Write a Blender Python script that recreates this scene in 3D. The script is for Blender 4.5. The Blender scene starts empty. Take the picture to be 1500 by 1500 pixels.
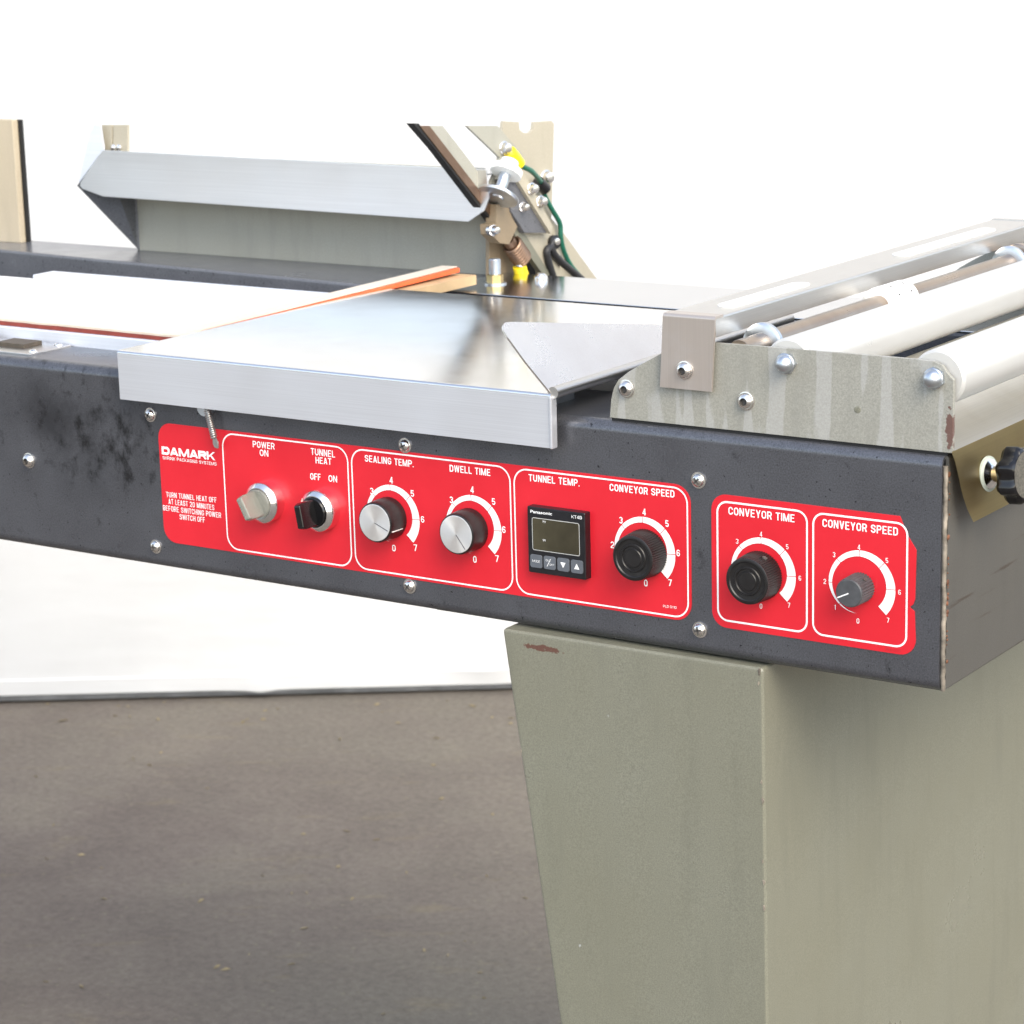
import bpy, bmesh, math, random
from mathutils import Vector, Matrix

random.seed(7)
scene = bpy.context.scene
COL = scene.collection
FLOOR = 0.74                       # height of the machine's box bottom above the floor

# ------------------------------------------------------------------ camera
CAM = Vector((0.64341689, -1.43047064, 0.49870702))          # machine coordinates
FPX = 3711.32                                                 # focal length in px of the 1500 px photograph
RX = Vector((0.83025529, 0.55679146, -0.02567910))            # camera right
RD = Vector((0.10964684, -0.20832260, -0.97189468))           # camera down
RF = Vector((-0.54649219, 0.80410507, -0.23401137))           # camera forward
cd = bpy.data.cameras.new('camera')
cd.sensor_width = 36.0
cd.lens = FPX / 1500 * 36.0
cd.clip_start = 0.05
cd.clip_end = 500
cam = bpy.data.objects.new('camera', cd)
COL.objects.link(cam)
m = Matrix.Identity(4)
for i in range(3):
    m[i][0], m[i][1], m[i][2] = RX[i], -RD[i], -RF[i]
m.translation = CAM + Vector((0, 0, FLOOR))
cam.matrix_world = m
cd.dof.use_dof = True
cd.dof.focus_distance = 1.72
cd.dof.aperture_fstop = 22
scene.camera = cam

# ------------------------------------------------------------------ light
SUN_EL, SUN_AZ = 42.0, 58.0       # azimuth: degrees from -Y (towards the photographer) turning to +X when positive
sx = math.cos(math.radians(SUN_EL)) * math.sin(math.radians(SUN_AZ))
sy = -math.cos(math.radians(SUN_EL)) * math.cos(math.radians(SUN_AZ))
sz = math.sin(math.radians(SUN_EL))
world = bpy.data.worlds.new('World')
scene.world = world
world.use_nodes = True
wn = world.node_tree
wn.nodes.clear()
sky = wn.nodes.new('ShaderNodeTexSky')
sky.sky_type = 'NISHITA'
sky.sun_disc = False
sky.sun_elevation = math.radians(SUN_EL)
sky.sun_rotation = math.atan2(sx, sy)
sky.air_density = 1.0
sky.dust_density = 1.5
sky.ozone_density = 1.0
bg = wn.nodes.new('ShaderNodeBackground')
bg.inputs['Strength'].default_value = 0.15
wo = wn.nodes.new('ShaderNodeOutputWorld')
hs = wn.nodes.new('ShaderNodeHueSaturation')          # thin high cloud: a paler sky than a clear one
hs.inputs['Saturation'].default_value = 0.66
wn.links.new(sky.outputs[0], hs.inputs['Color'])
wn.links.new(hs.outputs[0], bg.inputs[0])
wn.links.new(bg.outputs[0], wo.inputs[0])
sl = bpy.data.lights.new('sun', 'SUN')
sl.energy = 1.0
sl.angle = math.radians(40)
sl.color = (1.0, 0.88, 0.68)
so = bpy.data.objects.new('sun', sl)
COL.objects.link(so)
so.rotation_euler = Vector((sx, sy, sz)).to_track_quat('Z', 'Y').to_euler()
scene.view_settings.view_transform = 'Standard'
scene.view_settings.look = 'None'
scene.view_settings.gamma = 1.0
scene.view_settings.use_curve_mapping = False
scene.view_settings.exposure = 1.5

# ------------------------------------------------------------------ pixel -> point on a plane of the machine
def P(ax, v, px, py):
    d = RF + RX * ((px - 750) / FPX) + RD * ((py - 750) / FPX)
    i = 'xyz'.index(ax)
    return CAM + d * ((v - CAM[i]) / d[i])

# ------------------------------------------------------------------ materials
MATS = {}
def newmat(name):
    mt = bpy.data.materials.new(name)
    mt.use_nodes = True
    nt = mt.node_tree
    b = nt.nodes['Principled BSDF']
    MATS[name] = mt
    return mt, nt, b

def N(nt, kind, **kw):
    n = nt.nodes.new(kind)
    for k, v in kw.items():
        if k in n.inputs:
            n.inputs[k].default_value = v
        else:
            setattr(n, k, v)
    return n

def coords(nt, scale=(1, 1, 1), loc=(0, 0, 0)):
    tc = nt.nodes.new('ShaderNodeTexCoord')
    mp = nt.nodes.new('ShaderNodeMapping')
    mp.inputs['Scale'].default_value = scale
    mp.inputs['Location'].default_value = loc
    nt.links.new(tc.outputs['Object'], mp.inputs['Vector'])
    return mp.outputs[0]

def noise(nt, vec, scale, detail=4, rough=0.55):
    n = nt.nodes.new('ShaderNodeTexNoise')
    n.inputs['Scale'].default_value = scale
    n.inputs['Detail'].default_value = detail
    n.inputs['Roughness'].default_value = rough
    nt.links.new(vec, n.inputs['Vector'])
    return n.outputs['Fac']

def ramp(nt, fac, stops):
    r = nt.nodes.new('ShaderNodeValToRGB')
    el = r.color_ramp.elements
    while len(el) < len(stops):
        el.new(0.5)
    for e, (p, c) in zip(el, stops):
        e.position = p
        e.color = (*c, 1) if len(c) == 3 else c
    nt.links.new(fac, r.inputs[0])
    return r.outputs[0]

def mixc(nt, fac, a, b, mode='MIX'):
    mx = nt.nodes.new('ShaderNodeMix')
    mx.data_type = 'RGBA'
    mx.blend_type = mode
    for sock, val in ((mx.inputs[0], fac), (mx.inputs[6], a), (mx.inputs[7], b)):
        if hasattr(val, 'is_output') or isinstance(val, bpy.types.NodeSocket):
            nt.links.new(val, sock)
        elif isinstance(val, (int, float)):
            sock.default_value = val
        else:
            sock.default_value = (*val, 1)
    return mx.outputs[2]

def mathn(nt, op, a, b=None, clamp=False):
    n = nt.nodes.new('ShaderNodeMath')
    n.operation = op
    n.use_clamp = clamp
    for i, v in enumerate((a, b)):
        if v is None:
            continue
        if isinstance(v, bpy.types.NodeSocket):
            nt.links.new(v, n.inputs[i])
        else:
            n.inputs[i].default_value = v
    return n.outputs[0]

def bump(nt, b, h, strength, dist):
    bp = nt.nodes.new('ShaderNodeBump')
    bp.inputs['Strength'].default_value = strength
    bp.inputs['Distance'].default_value = dist
    nt.links.new(h, bp.inputs['Height'])
    nt.links.new(bp.outputs[0], b.inputs['Normal'])

def simple(name, col, rough=0.5, metal=0.0, var=0.12, nscale=60, coat=0.0, bmp=0.0, trans=0.0, spec=0.5):
    mt, nt, b = newmat(name)
    v = coords(nt)
    f = noise(nt, v, nscale, 5)
    lo = tuple(c * (1 - var) for c in col)
    hi = tuple(min(1, c * (1 + var)) for c in col)
    nt.links.new(ramp(nt, f, [(0.3, lo), (0.7, hi)]), b.inputs['Base Color'])
    r = mathn(nt, 'MULTIPLY_ADD', f, 0.16)
    r.node.inputs[2].default_value = rough - 0.08
    nt.links.new(r, b.inputs['Roughness'])
    b.inputs['Metallic'].default_value = metal
    b.inputs['Coat Weight'].default_value = coat
    b.inputs['Specular IOR Level'].default_value = spec
    b.inputs['Transmission Weight'].default_value = trans
    if bmp:
        bump(nt, b, noise(nt, v, nscale * 8, 3), bmp, 0.0004)
    return mt

def near(nt, centre, rad, soft):
    """mask that is 1 near a machine-space point (for stains that have a place of their own)"""
    tc = nt.nodes.new('ShaderNodeTexCoord')
    sub = nt.nodes.new('ShaderNodeVectorMath'); sub.operation = 'SUBTRACT'
    nt.links.new(tc.outputs['Object'], sub.inputs[0]); sub.inputs[1].default_value = centre
    mul = nt.nodes.new('ShaderNodeVectorMath'); mul.operation = 'MULTIPLY'
    nt.links.new(sub.outputs[0], mul.inputs[0]); mul.inputs[1].default_value = (1 / rad[0], 1 / rad[1], 1 / rad[2])
    ln = nt.nodes.new('ShaderNodeVectorMath'); ln.operation = 'LENGTH'
    nt.links.new(mul.outputs[0], ln.inputs[0])
    mr = nt.nodes.new('ShaderNodeMapRange')
    mr.inputs[1].default_value = 1 - soft; mr.inputs[2].default_value = 1 + soft
    mr.inputs[3].default_value = 1; mr.inputs[4].default_value = 0
    nt.links.new(ln.outputs['Value'], mr.inputs[0])
    return mr.outputs[0]

def dark_paint(name, base, rough, stain=False, metal=0.0):
    mt, nt, b = newmat(name)
    v = coords(nt)
    fine = noise(nt, v, 900, 3, 0.7)
    mid = noise(nt, v, 22, 6, 0.6)
    c = ramp(nt, fine, [(0.35, tuple(x * 0.70 for x in base)), (0.66, tuple(x * 1.32 for x in base))])
    c = mixc(nt, ramp(nt, mid, [(0.35, (0, 0, 0)), (0.75, (0.45,) * 3)]), c, tuple(x * 1.35 for x in base))
    sp = noise(nt, v, 330, 2, 0.5)                                   # black pepper specks
    c = mixc(nt, ramp(nt, sp, [(0.685, (0, 0, 0)), (0.72, (0.8,) * 3)]), c, (0.012, 0.012, 0.014))
    scr = noise(nt, coords(nt, (14, 14, 260)), 3.0, 4)
    c = mixc(nt, ramp(nt, scr, [(0.70, (0, 0, 0)), (0.76, (0.18,) * 3)]), c, (0.25, 0.25, 0.26))
    if stain:
        grease = noise(nt, coords(nt, (1, 1, 0.75)), 70, 8, 0.68)
        mask = mathn(nt, 'ADD', near(nt, (-0.708, 0, 0.098), (0.062, 1, 0.036), 0.6), 0.0)
        mask2 = near(nt, (-0.745, 0, 0.125), (0.07, 1, 0.03), 0.7)
        mask = mathn(nt, 'MAXIMUM', mask, mathn(nt, 'MULTIPLY', mask2, 0.55))
        broad = near(nt, (-0.735, 0, 0.105), (0.085, 1, 0.045), 0.55)
        bn = ramp(nt, noise(nt, v, 16, 6, 0.6), [(0.36, (0, 0, 0)), (0.62, (0.75,) * 3)])
        c = mixc(nt, mathn(nt, 'MULTIPLY', broad, bn), c, (0.030, 0.031, 0.035))
        k = mathn(nt, 'MULTIPLY', mask, 0.15)
        k = mathn(nt, 'ADD', grease, k)
        c = mixc(nt, ramp(nt, k, [(0.60, (0, 0, 0)), (0.76, (0.85,) * 3)]), c, (0.016, 0.016, 0.017))
    nt.links.new(c, b.inputs['Base Color'])
    rr = mathn(nt, 'MULTIPLY_ADD', mid, 0.25); rr.node.inputs[2].default_value = rough - 0.12
    nt.links.new(rr, b.inputs['Roughness'])
    b.inputs['Metallic'].default_value = metal
    bump(nt, b, fine, 0.14, 0.0003)
    return mt

def hammer_paint(name, base, rough=0.42, streaks=False, rust=None):
    """speckled grey-green enamel; optional pale dried runs"""
    mt, nt, b = newmat(name)
    v = coords(nt)
    fine = noise(nt, v, 1000, 3, 0.75)
    mid = noise(nt, v, 7, 6, 0.6)
    c = ramp(nt, fine, [(0.34, tuple(x * 0.78 for x in base)), (0.66, tuple(x * 1.22 for x in base))])
    c = mixc(nt, ramp(nt, mid, [(0.3, (0, 0, 0)), (0.75, (0.5,) * 3)]), c, (base[0] * 0.86, base[1] * 0.83, base[2] * 0.74))
    sm = noise(nt, coords(nt, (16, 16, 2.2)), 3.2, 6, 0.62)
    c = mixc(nt, ramp(nt, sm, [(0.52, (0, 0, 0)), (0.78, (0.5,) * 3)]), c, tuple(x * 0.72 for x in base))
    if streaks:
        wob = noise(nt, coords(nt, (30, 30, 30)), 1.0, 2)
        s = noise(nt, coords(nt, (62, 1, 5.5)), 1.0, 2.5, 0.45)
        s = mathn(nt, 'ADD', s, mathn(nt, 'MULTIPLY', wob, 0.12))
        c = mixc(nt, ramp(nt, s, [(0.585, (0, 0, 0)), (0.615, (0.26,) * 3)]), c, (0.50, 0.50, 0.50))
    if rust:
        for cen, rad in rust:
            rn = mathn(nt, 'ADD', noise(nt, v, 120, 6, 0.7), mathn(nt, 'MULTIPLY', near(nt, cen, rad, 0.5), 0.35))
            c = mixc(nt, ramp(nt, rn, [(0.76, (0, 0, 0)), (0.80, (0.85,) * 3)]), c, (0.10, 0.035, 0.025))
    sv = coords(nt, (30, 30, 1.6)); sv.node.inputs['Rotation'].default_value = (0.25, 0.35, 0.2)
    sc_n = noise(nt, sv, 4.0, 3, 0.5)
    c = mixc(nt, ramp(nt, sc_n, [(0.735, (0, 0, 0)), (0.765, (0.35,) * 3)]), c, tuple(min(1, x * 1.5) for x in base))
    dk = noise(nt, coords(nt, (1, 1, 1), (5, 2, 1)), 19, 8, 0.72)
    c = mixc(nt, ramp(nt, dk, [(0.62, (0, 0, 0)), (0.74, (0.30,) * 3)]), c, tuple(x * 0.6 for x in base))
    chip = noise(nt, v, 46, 2, 0.5)
    c = mixc(nt, ramp(nt, chip, [(0.775, (0, 0, 0)), (0.785, (0.8,) * 3)]), c, (0.5, 0.52, 0.53))
    nt.links.new(c, b.inputs['Base Color'])
    rr = mathn(nt, 'MULTIPLY_ADD', mid, 0.2); rr.node.inputs[2].default_value = rough - 0.1
    nt.links.new(rr, b.inputs['Roughness'])
    bump(nt, b, fine, 0.25, 0.0003)
    return mt

def brushed(name, base, rough, along='x', stain=0.0, tint=(0.35, 0.27, 0.2), metal=1.0, var=0.06):
    mt, nt, b = newmat(name)
    sc = {'x': (5, 900, 900), 'y': (900, 5, 900), 'z': (900, 900, 5)}[along]
    br = noise(nt, coords(nt, sc), 1.6, 5, 0.6)
    v = coords(nt)
    mid = noise(nt, v, 14, 6, 0.62)
    c = ramp(nt, br, [(0.3, tuple(x * (1 - var) for x in base)), (0.7, tuple(min(1, x * (1 + var * 0.6)) for x in base))])
    if stain:
        c = mixc(nt, ramp(nt, mid, [(0.45, (0, 0, 0)), (0.7, (stain,) * 3)]), c, tint)
    nt.links.new(c, b.inputs['Base Color'])
    b.inputs['Metallic'].default_value = metal
    r1 = mathn(nt, 'MULTIPLY_ADD', br, 0.08); r1.node.inputs[2].default_value = rough - 0.04
    r2 = mathn(nt, 'MULTIPLY_ADD', mid, 0.20); nt.links.new(r1, r2.node.inputs[2])
    r3 = mathn(nt, 'SUBTRACT', r2, 0.10)
    nt.links.new(r3, b.inputs['Roughness'])
    h = noise(nt, v, 6, 4)
    bump(nt, b, h, 0.06, 0.0008)
    return mt

dark_paint('dark_paint', (0.110, 0.113, 0.125), 0.30, stain=True, metal=0.6)
dark_paint('rail_paint', (0.105, 0.108, 0.118), 0.22)
hammer_paint('pedestal_paint', (0.184, 0.183, 0.142), 0.30, rust=[((-0.300, -0.010, -0.0115), (0.022, 0.03, 0.003))])
hammer_paint('plate_paint', (0.285, 0.282, 0.248), 0.45, streaks=True, rust=[((0.0005, 0.004, 0.172), (0.0035, 0.02, 0.018))])
hammer_paint('panel_paint', (0.34, 0.335, 0.29), 0.45)
hammer_paint('tan_paint', (0.40, 0.365, 0.285), 0.42)
hammer_paint('post_tan', (0.51, 0.435, 0.32), 0.42)
hammer_paint('clamp_tan', (0.24, 0.185, 0.12), 0.45)
hammer_paint('end_paint', (0.078, 0.075, 0.067), 0.36)
_nt = MATS['end_paint'].node_tree; _b = _nt.nodes['Principled BSDF']
_src = _b.inputs['Base Color'].links[0].from_socket
_s = noise(_nt, coords(_nt, (1, 7, 110), (0, 0, 0.4)), 1.3, 6, 0.62)
_c = mixc(_nt, ramp(_nt, _s, [(0.60, (0, 0, 0)), (0.66, (0.8,) * 3)]), _src, (0.040, 0.027, 0.019))
_nt.links.new(_c, _b.inputs['Base Color'])
brushed('tray_steel', (0.80, 0.785, 0.765), 0.14, 'x', 0.25, (0.66, 0.62, 0.58))
brushed('deck_steel', (0.60, 0.60, 0.61), 0.16, 'x', metal=1.0)
brushed('lip_steel', (0.72, 0.73, 0.76), 0.42, 'x', metal=0.72)
brushed('flap_steel', (0.74, 0.715, 0.69), 0.28, 'x', 0.4, (0.60, 0.54, 0.49))
brushed('bar_steel', (0.62, 0.60, 0.57), 0.34, 'y')
brushed('bracket_steel', (0.52, 0.46, 0.41), 0.38, 'z', 0.6, (0.58, 0.56, 0.56), metal=0.7)
brushed('face_steel', (0.80, 0.80, 0.80), 0.34, 'x')
brushed('chute_steel', (0.72, 0.69, 0.62), 0.40, 'y', 0.3, (0.55, 0.48, 0.36))
brushed('olive_steel', (0.43, 0.335, 0.165), 0.42, 'y', 0.3, (0.30, 0.24, 0.15))
brushed('aluminium', (0.84, 0.86, 0.91), 0.48, 'x', metal=0.7)
brushed('shaft_steel', (0.42, 0.34, 0.27), 0.30, 'y', 0.5, (0.28, 0.20, 0.15))
brushed('rust_steel', (0.30, 0.20, 0.14), 0.5, 'z', 0.6, (0.16, 0.09, 0.06))
simple('roller_white', (0.56, 0.556, 0.53), 0.30, var=0.04, nscale=12, metal=0.25)
simple('nylon_white', (0.88, 0.88, 0.84), 0.4, var=0.03)
simple('zinc', (0.58, 0.62, 0.66), 0.36, metal=1.0, var=0.12, nscale=120)
simple('dull_steel', (0.42, 0.41, 0.39), 0.34, metal=0.9, var=0.15, nscale=300)
simple('chrome', (0.86, 0.86, 0.86), 0.14, metal=1.0, var=0.04)
simple('screw_steel', (0.78, 0.76, 0.73), 0.22, metal=1.0, var=0.1, nscale=300)
simple('spun_aluminium', (0.80, 0.79, 0.77), 0.34, metal=0.75, var=0.05)
_nt = MATS['spun_aluminium'].node_tree; _b = _nt.nodes['Principled BSDF']
_b.inputs['Anisotropic'].default_value = 0.85
_tg = _nt.nodes.new('ShaderNodeTangent'); _tg.direction_type = 'RADIAL'; _tg.axis = 'Y'
_nt.links.new(_tg.outputs[0], _b.inputs['Tangent'])
simple('black_plastic', (0.008, 0.008, 0.010), 0.36, var=0.3, nscale=90, bmp=0.15)
simple('gloss_black', (0.006, 0.006, 0.007), 0.16, var=0.2)
simple('knob_black', (0.009, 0.008, 0.008), 0.36, var=0.3, nscale=200, bmp=0.2)
simple('knob_grey', (0.060, 0.062, 0.066), 0.5, var=0.2, nscale=200)
simple('recess', (0.06, 0.055, 0.05), 0.6)
simple('print_white', (0.86, 0.86, 0.84), 0.45, var=0.03)
simple('print_faint', (0.42, 0.03, 0.04), 0.45, var=0.03)
simple('pale_line', (0.45, 0.45, 0.42), 0.45, var=0.03)
simple('dark_line', (0.03, 0.025, 0.03), 0.5, var=0.03)
simple('screen_glass', (0.050, 0.044, 0.026), 0.12, var=0.35, nscale=28)
simple('key_grey', (0.10, 0.11, 0.125), 0.5, var=0.1)
simple('teflon', (0.62, 0.54, 0.44), 0.5, var=0.05, nscale=30)
simple('bed_white', (0.72, 0.72, 0.715), 0.4, var=0.03, nscale=10)
simple('orange_silicone', (0.80, 0.13, 0.035), 0.45, var=0.12, nscale=60)
simple('maroon_silicone', (0.22, 0.040, 0.028), 0.5, var=0.25, nscale=60)
simple('wood', (0.50, 0.35, 0.19), 0.6, var=0.15, nscale=30)
simple('pad_brown', (0.055, 0.043, 0.03), 0.55, var=0.3, nscale=90)
simple('yellow_vinyl', (0.86, 0.66, 0.02), 0.35, var=0.06)
simple('green_wire', (0.012, 0.12, 0.075), 0.4, var=0.1)
simple('black_cable', (0.02, 0.02, 0.022), 0.5, var=0.2)
simple('brass', (0.55, 0.42, 0.2), 0.35, metal=1.0)
simple('weld', (0.25, 0.215, 0.17), 0.5, metal=0.3, var=0.85, nscale=75)
simple('rust', (0.14, 0.055, 0.025), 0.7, var=0.6, nscale=200)
simple('knob_face', (0.085, 0.078, 0.062), 0.75, var=0.5, nscale=700, bmp=0.5)
simple('backing_black', (0.010, 0.010, 0.010), 0.7)
simple('gasket_green', (0.50, 0.55, 0.47), 0.5)

# red label
mt, nt, b = newmat('label_red')
v = coords(nt)
f = noise(nt, v, 18, 6, 0.6)
c = ramp(nt, f, [(0.3, (0.58, 0.014, 0.025)), (0.7, (0.64, 0.018, 0.031))])
gr = noise(nt, coords(nt, (120, 1, 26)), 1.0, 5, 0.7)
c = mixc(nt, ramp(nt, gr, [(0.66, (0, 0, 0)), (0.78, (0.16,) * 3)]), c, (0.8, 0.25, 0.25))
nt.links.new(c, b.inputs['Base Color'])
b.inputs['Roughness'].default_value = 0.31
b.inputs['Specular IOR Level'].default_value = 0.45
bump(nt, b, noise(nt, v, 30, 2), 0.05, 0.001)

# clear knob
mt, nt, b = newmat('clear_plastic')
b.inputs['Base Color'].default_value = (0.50, 0.50, 0.44, 1)
b.inputs['Roughness'].default_value = 0.25
b.inputs['Transmission Weight'].default_value = 0.7
b.inputs['Subsurface Weight'].default_value = 0.0
b.inputs['Subsurface Radius'].default_value = (0.01, 0.01, 0.01)
b.inputs['IOR'].default_value = 1.45

# floor: worn, dusty yard concrete
mt, nt, b = newmat('floor_concrete')
v = coords(nt)
big = noise(nt, coords(nt, (1, 1, 1), (3, 1, 0)), 0.9, 6, 0.6)
mid = noise(nt, v, 4.5, 8, 0.65)
fin = noise(nt, v, 90, 5, 0.7)
_v = coords(nt, (0.9, 9, 1)); _v.node.inputs['Rotation'].default_value = (0, 0, -0.594); _v.node.vector_type = 'TEXTURE'
_v.node.inputs['Scale'].default_value = (0.85, 0.24, 1); _v.node.inputs['Rotation'].default_value = (0, 0, 0.594)
st = noise(nt, _v, 1.6, 7, 0.65)
st.node.inputs['Distortion'].default_value = 0.6
c = ramp(nt, mid, [(0.32, (0.122, 0.102, 0.089)), (0.52, (0.152, 0.129, 0.111)), (0.72, (0.182, 0.160, 0.130))])
c = mixc(nt, ramp(nt, big, [(0.40, (0, 0, 0)), (0.62, (0.7,) * 3)]), c, (0.142, 0.130, 0.106))
c = mixc(nt, ramp(nt, st, [(0.52, (0, 0, 0)), (0.72, (0.45,) * 3)]), c, (0.100, 0.083, 0.074))
gri = noise(nt, v, 420, 3, 0.7)
c = mixc(nt, 0.3, c, ramp(nt, gri, [(0.32, (0.30,) * 3), (0.68, (0.74,) * 3)]), 'OVERLAY')
tanp = noise(nt, _v, 5.0, 8, 0.7)
c = mixc(nt, ramp(nt, tanp, [(0.58, (0, 0, 0)), (0.70, (0.5,) * 3)]), c, (0.20, 0.165, 0.105))
c = mixc(nt, 0.55, c, ramp(nt, fin, [(0.3, (0.35,) * 3), (0.7, (0.72,) * 3)]), 'OVERLAY')
gv = nt.nodes.new('ShaderNodeTexVoronoi'); gv.inputs['Scale'].default_value = 38
nt.links.new(v, gv.inputs['Vector'])
gm = mathn(nt, 'LESS_THAN', gv.outputs['Distance'], 0.10)
c = mixc(nt, mathn(nt, 'MULTIPLY', gm, 0.5), c, (0.22, 0.20, 0.14))
nt.links.new(c, b.inputs['Base Color'])
b.inputs['Roughness'].default_value = 0.85
b.inputs['Specular IOR Level'].default_value = 0.25
bump(nt, b, mathn(nt, 'ADD', fin, mid), 0.5, 0.004)

# white sheet
mt, nt, b = newmat('sheet_white')
v = coords(nt)
f = noise(nt, v, 3, 6, 0.6)
c = ramp(nt, f, [(0.3, (0.53, 0.535, 0.535)), (0.6, (0.57, 0.575, 0.575))])
sm = noise(nt, coords(nt, (5, 1, 16)), 1.5, 5, 0.6)
c = mixc(nt, ramp(nt, sm, [(0.64, (0, 0, 0)), (0.76, (0.25,) * 3)]), c, (0.47, 0.47, 0.48))
nt.links.new(c, b.inputs['Base Color'])
b.inputs['Roughness'].default_value = 0.8
bump(nt, b, noise(nt, coords(nt, (3, 3, 9)), 1.0, 3), 0.25, 0.02)
simple('skirting_grey', (0.24, 0.24, 0.24), 0.7, var=0.3, nscale=20)
simple('leaf_dry', (0.25, 0.20, 0.11), 0.7, var=0.4, nscale=40)

# ------------------------------------------------------------------ mesh helpers
def finish(bm, name, mats, parent, loc, smooth, bevel, seg, ang=40):
    if bevel:
        bm.normal_update()
        es = [e for e in bm.edges if len(e.link_faces) == 2 and e.calc_face_angle(0) > math.radians(ang)]
        if es:
            bmesh.ops.bevel(bm, geom=es, offset=bevel, segments=seg, profile=0.6, affect='EDGES', clamp_overlap=True)
    bmesh.ops.recalc_face_normals(bm, faces=bm.faces)
    me = bpy.data.meshes.new(name)
    bm.to_mesh(me)
    bm.free()
    for mm in (mats if isinstance(mats, (list, tuple)) else [mats]):
        me.materials.append(MATS[mm])
    if smooth:
        me.shade_smooth()
        me.set_sharp_from_angle(angle=math.radians(smooth if smooth > 1 else 40))
    o = link(name, me, parent, loc)
    if smooth:
        wnm = o.modifiers.new('weighted_normal', 'WEIGHTED_NORMAL')
        wnm.weight = 70
        wnm.keep_sharp = True
    return o

def link(name, me, parent=None, loc=(0, 0, 0)):
    o = bpy.data.objects.new(name, me)
    COL.objects.link(o)
    if parent is not None:
        o.parent = parent
    o.location = loc
    return o

def box(bm, x0, x1, y0, y1, z0, z1, mi=0):
    vs = [bm.verts.new((x, y, z)) for x in (x0, x1) for y in (y0, y1) for z in (z0, z1)]
    for f in ((0, 1, 3, 2), (4, 6, 7, 5), (0, 4, 5, 1), (2, 3, 7, 6), (0, 2, 6, 4), (1, 5, 7, 3)):
        bm.faces.new([vs[i] for i in f]).material_index = mi

def poly_prism(bm, pts, d, mi=0):
    """closed 3D polygon extruded by the vector d"""
    d = Vector(d)
    a = [bm.verts.new(p) for p in pts]
    c = [bm.verts.new(Vector(p) + d) for p in pts]
    n = len(a)
    fs = [bm.faces.new(a), bm.faces.new(c[::-1])]
    for i in range(n):
        fs.append(bm.faces.new((a[i], c[i], c[(i + 1) % n], a[(i + 1) % n])))
    for f in fs:
        f.material_index = mi

def basis(axis):
    w = Vector(axis).normalized()
    u = w.orthogonal().normalized() if abs(w.z) > 0.9 else Vector((0, 0, 1)).cross(w).normalized()
    return u, w.cross(u), w

def lathe(bm, prof, centre, axis, n=32, mi=0, flute=0, fd=0.0, rng=None):
    """prof: (radius, height along the axis); flute: ridges on the rings rng"""
    u, vv, w = basis(axis)
    c = Vector(centre)
    rings = []
    for k, (r, h) in enumerate(prof):
        if r < 1e-7:
            rings.append([bm.verts.new(c + w * h)])
            continue
        ring = []
        for i in range(n):
            a = 2 * math.pi * i / n
            rr = r
            if flute and (rng is None or k in rng):
                rr = r - fd * (0.5 - 0.5 * math.cos(a * flute))
            ring.append(bm.verts.new(c + w * h + u * (rr * math.cos(a)) + vv * (rr * math.sin(a))))
        rings.append(ring)
    for A, Bq in zip(rings, rings[1:]):
        for i in range(n):
            j = (i + 1) % n
            if len(A) == 1 and len(Bq) == 1:
                continue
            if len(A) == 1:
                f = bm.faces.new((A[0], Bq[i], Bq[j]))
            elif len(Bq) == 1:
                f = bm.faces.new((A[i], A[j], Bq[0]))
            else:
                f = bm.faces.new((A[i], A[j], Bq[j], Bq[i]))
            f.material_index = mi

def smooth_path(pts, n=6):
    pts = [Vector(p) for p in pts]
    out = []
    for i in range(len(pts) - 1):
        p0, p1, p2, p3 = pts[max(i - 1, 0)], pts[i], pts[i + 1], pts[min(i + 2, len(pts) - 1)]
        for k in range(n):
            t = k / n
            out.append(0.5 * ((2 * p1) + (p2 - p0) * t + (2 * p0 - 5 * p1 + 4 * p2 - p3) * t * t + (3 * p1 - p0 - 3 * p2 + p3) * t ** 3))
    out.append(pts[-1])
    return out

def tube(bm, path, r, n=10, mi=0):
    prev = None
    up = Vector((0.3, 0.2, 0.93)).normalized()
    L = len(path)
    first = None
    for i, p in enumerate(path):
        t = (path[min(i + 1, L - 1)] - path[max(i - 1, 0)]).normalized()
        u = (up - t * up.dot(t)).normalized()
        up = u
        w = t.cross(u)
        ring = [bm.verts.new(p + (u * math.cos(2 * math.pi * k / n) + w * math.sin(2 * math.pi * k / n)) * r) for k in range(n)]
        if prev:
            for k in range(n):
                bm.faces.new((prev[k], prev[(k + 1) % n], ring[(k + 1) % n], ring[k])).material_index = mi
        else:
            first = ring
        prev = ring
    bm.faces.new(first[::-1]).material_index = mi
    bm.faces.new(prev).material_index = mi

def fillet(pts, r, n=5):
    """round the inner corners of an open 2D polyline"""
    out = [Vector(pts[0])]
    for i in range(1, len(pts) - 1):
        a, p, c = Vector(pts[i - 1]), Vector(pts[i]), Vector(pts[i + 1])
        da, dc = (a - p).normalized(), (c - p).normalized()
        ang = math.acos(max(-1, min(1, da.dot(dc))))
        dist = min(r / math.tan(ang / 2), (a - p).length * 0.49, (c - p).length * 0.49)
        rr = dist * math.tan(ang / 2)
        cen = p + (da + dc).normalized() * (rr / math.sin(ang / 2))
        s, e = p + da * dist - cen, p + dc * dist - cen
        tot = s.angle_signed(e) if s.length and e.length else 0
        a0 = math.atan2(s.y, s.x); a1 = math.atan2(e.y, e.x)
        dlt = (a1 - a0 + math.pi) % (2 * math.pi) - math.pi
        for k in range(n + 1):
            q = a0 + dlt * k / n
            out.append(cen + Vector((math.cos(q), math.sin(q))) * rr)
    out.append(Vector(pts[-1]))
    return out

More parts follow.
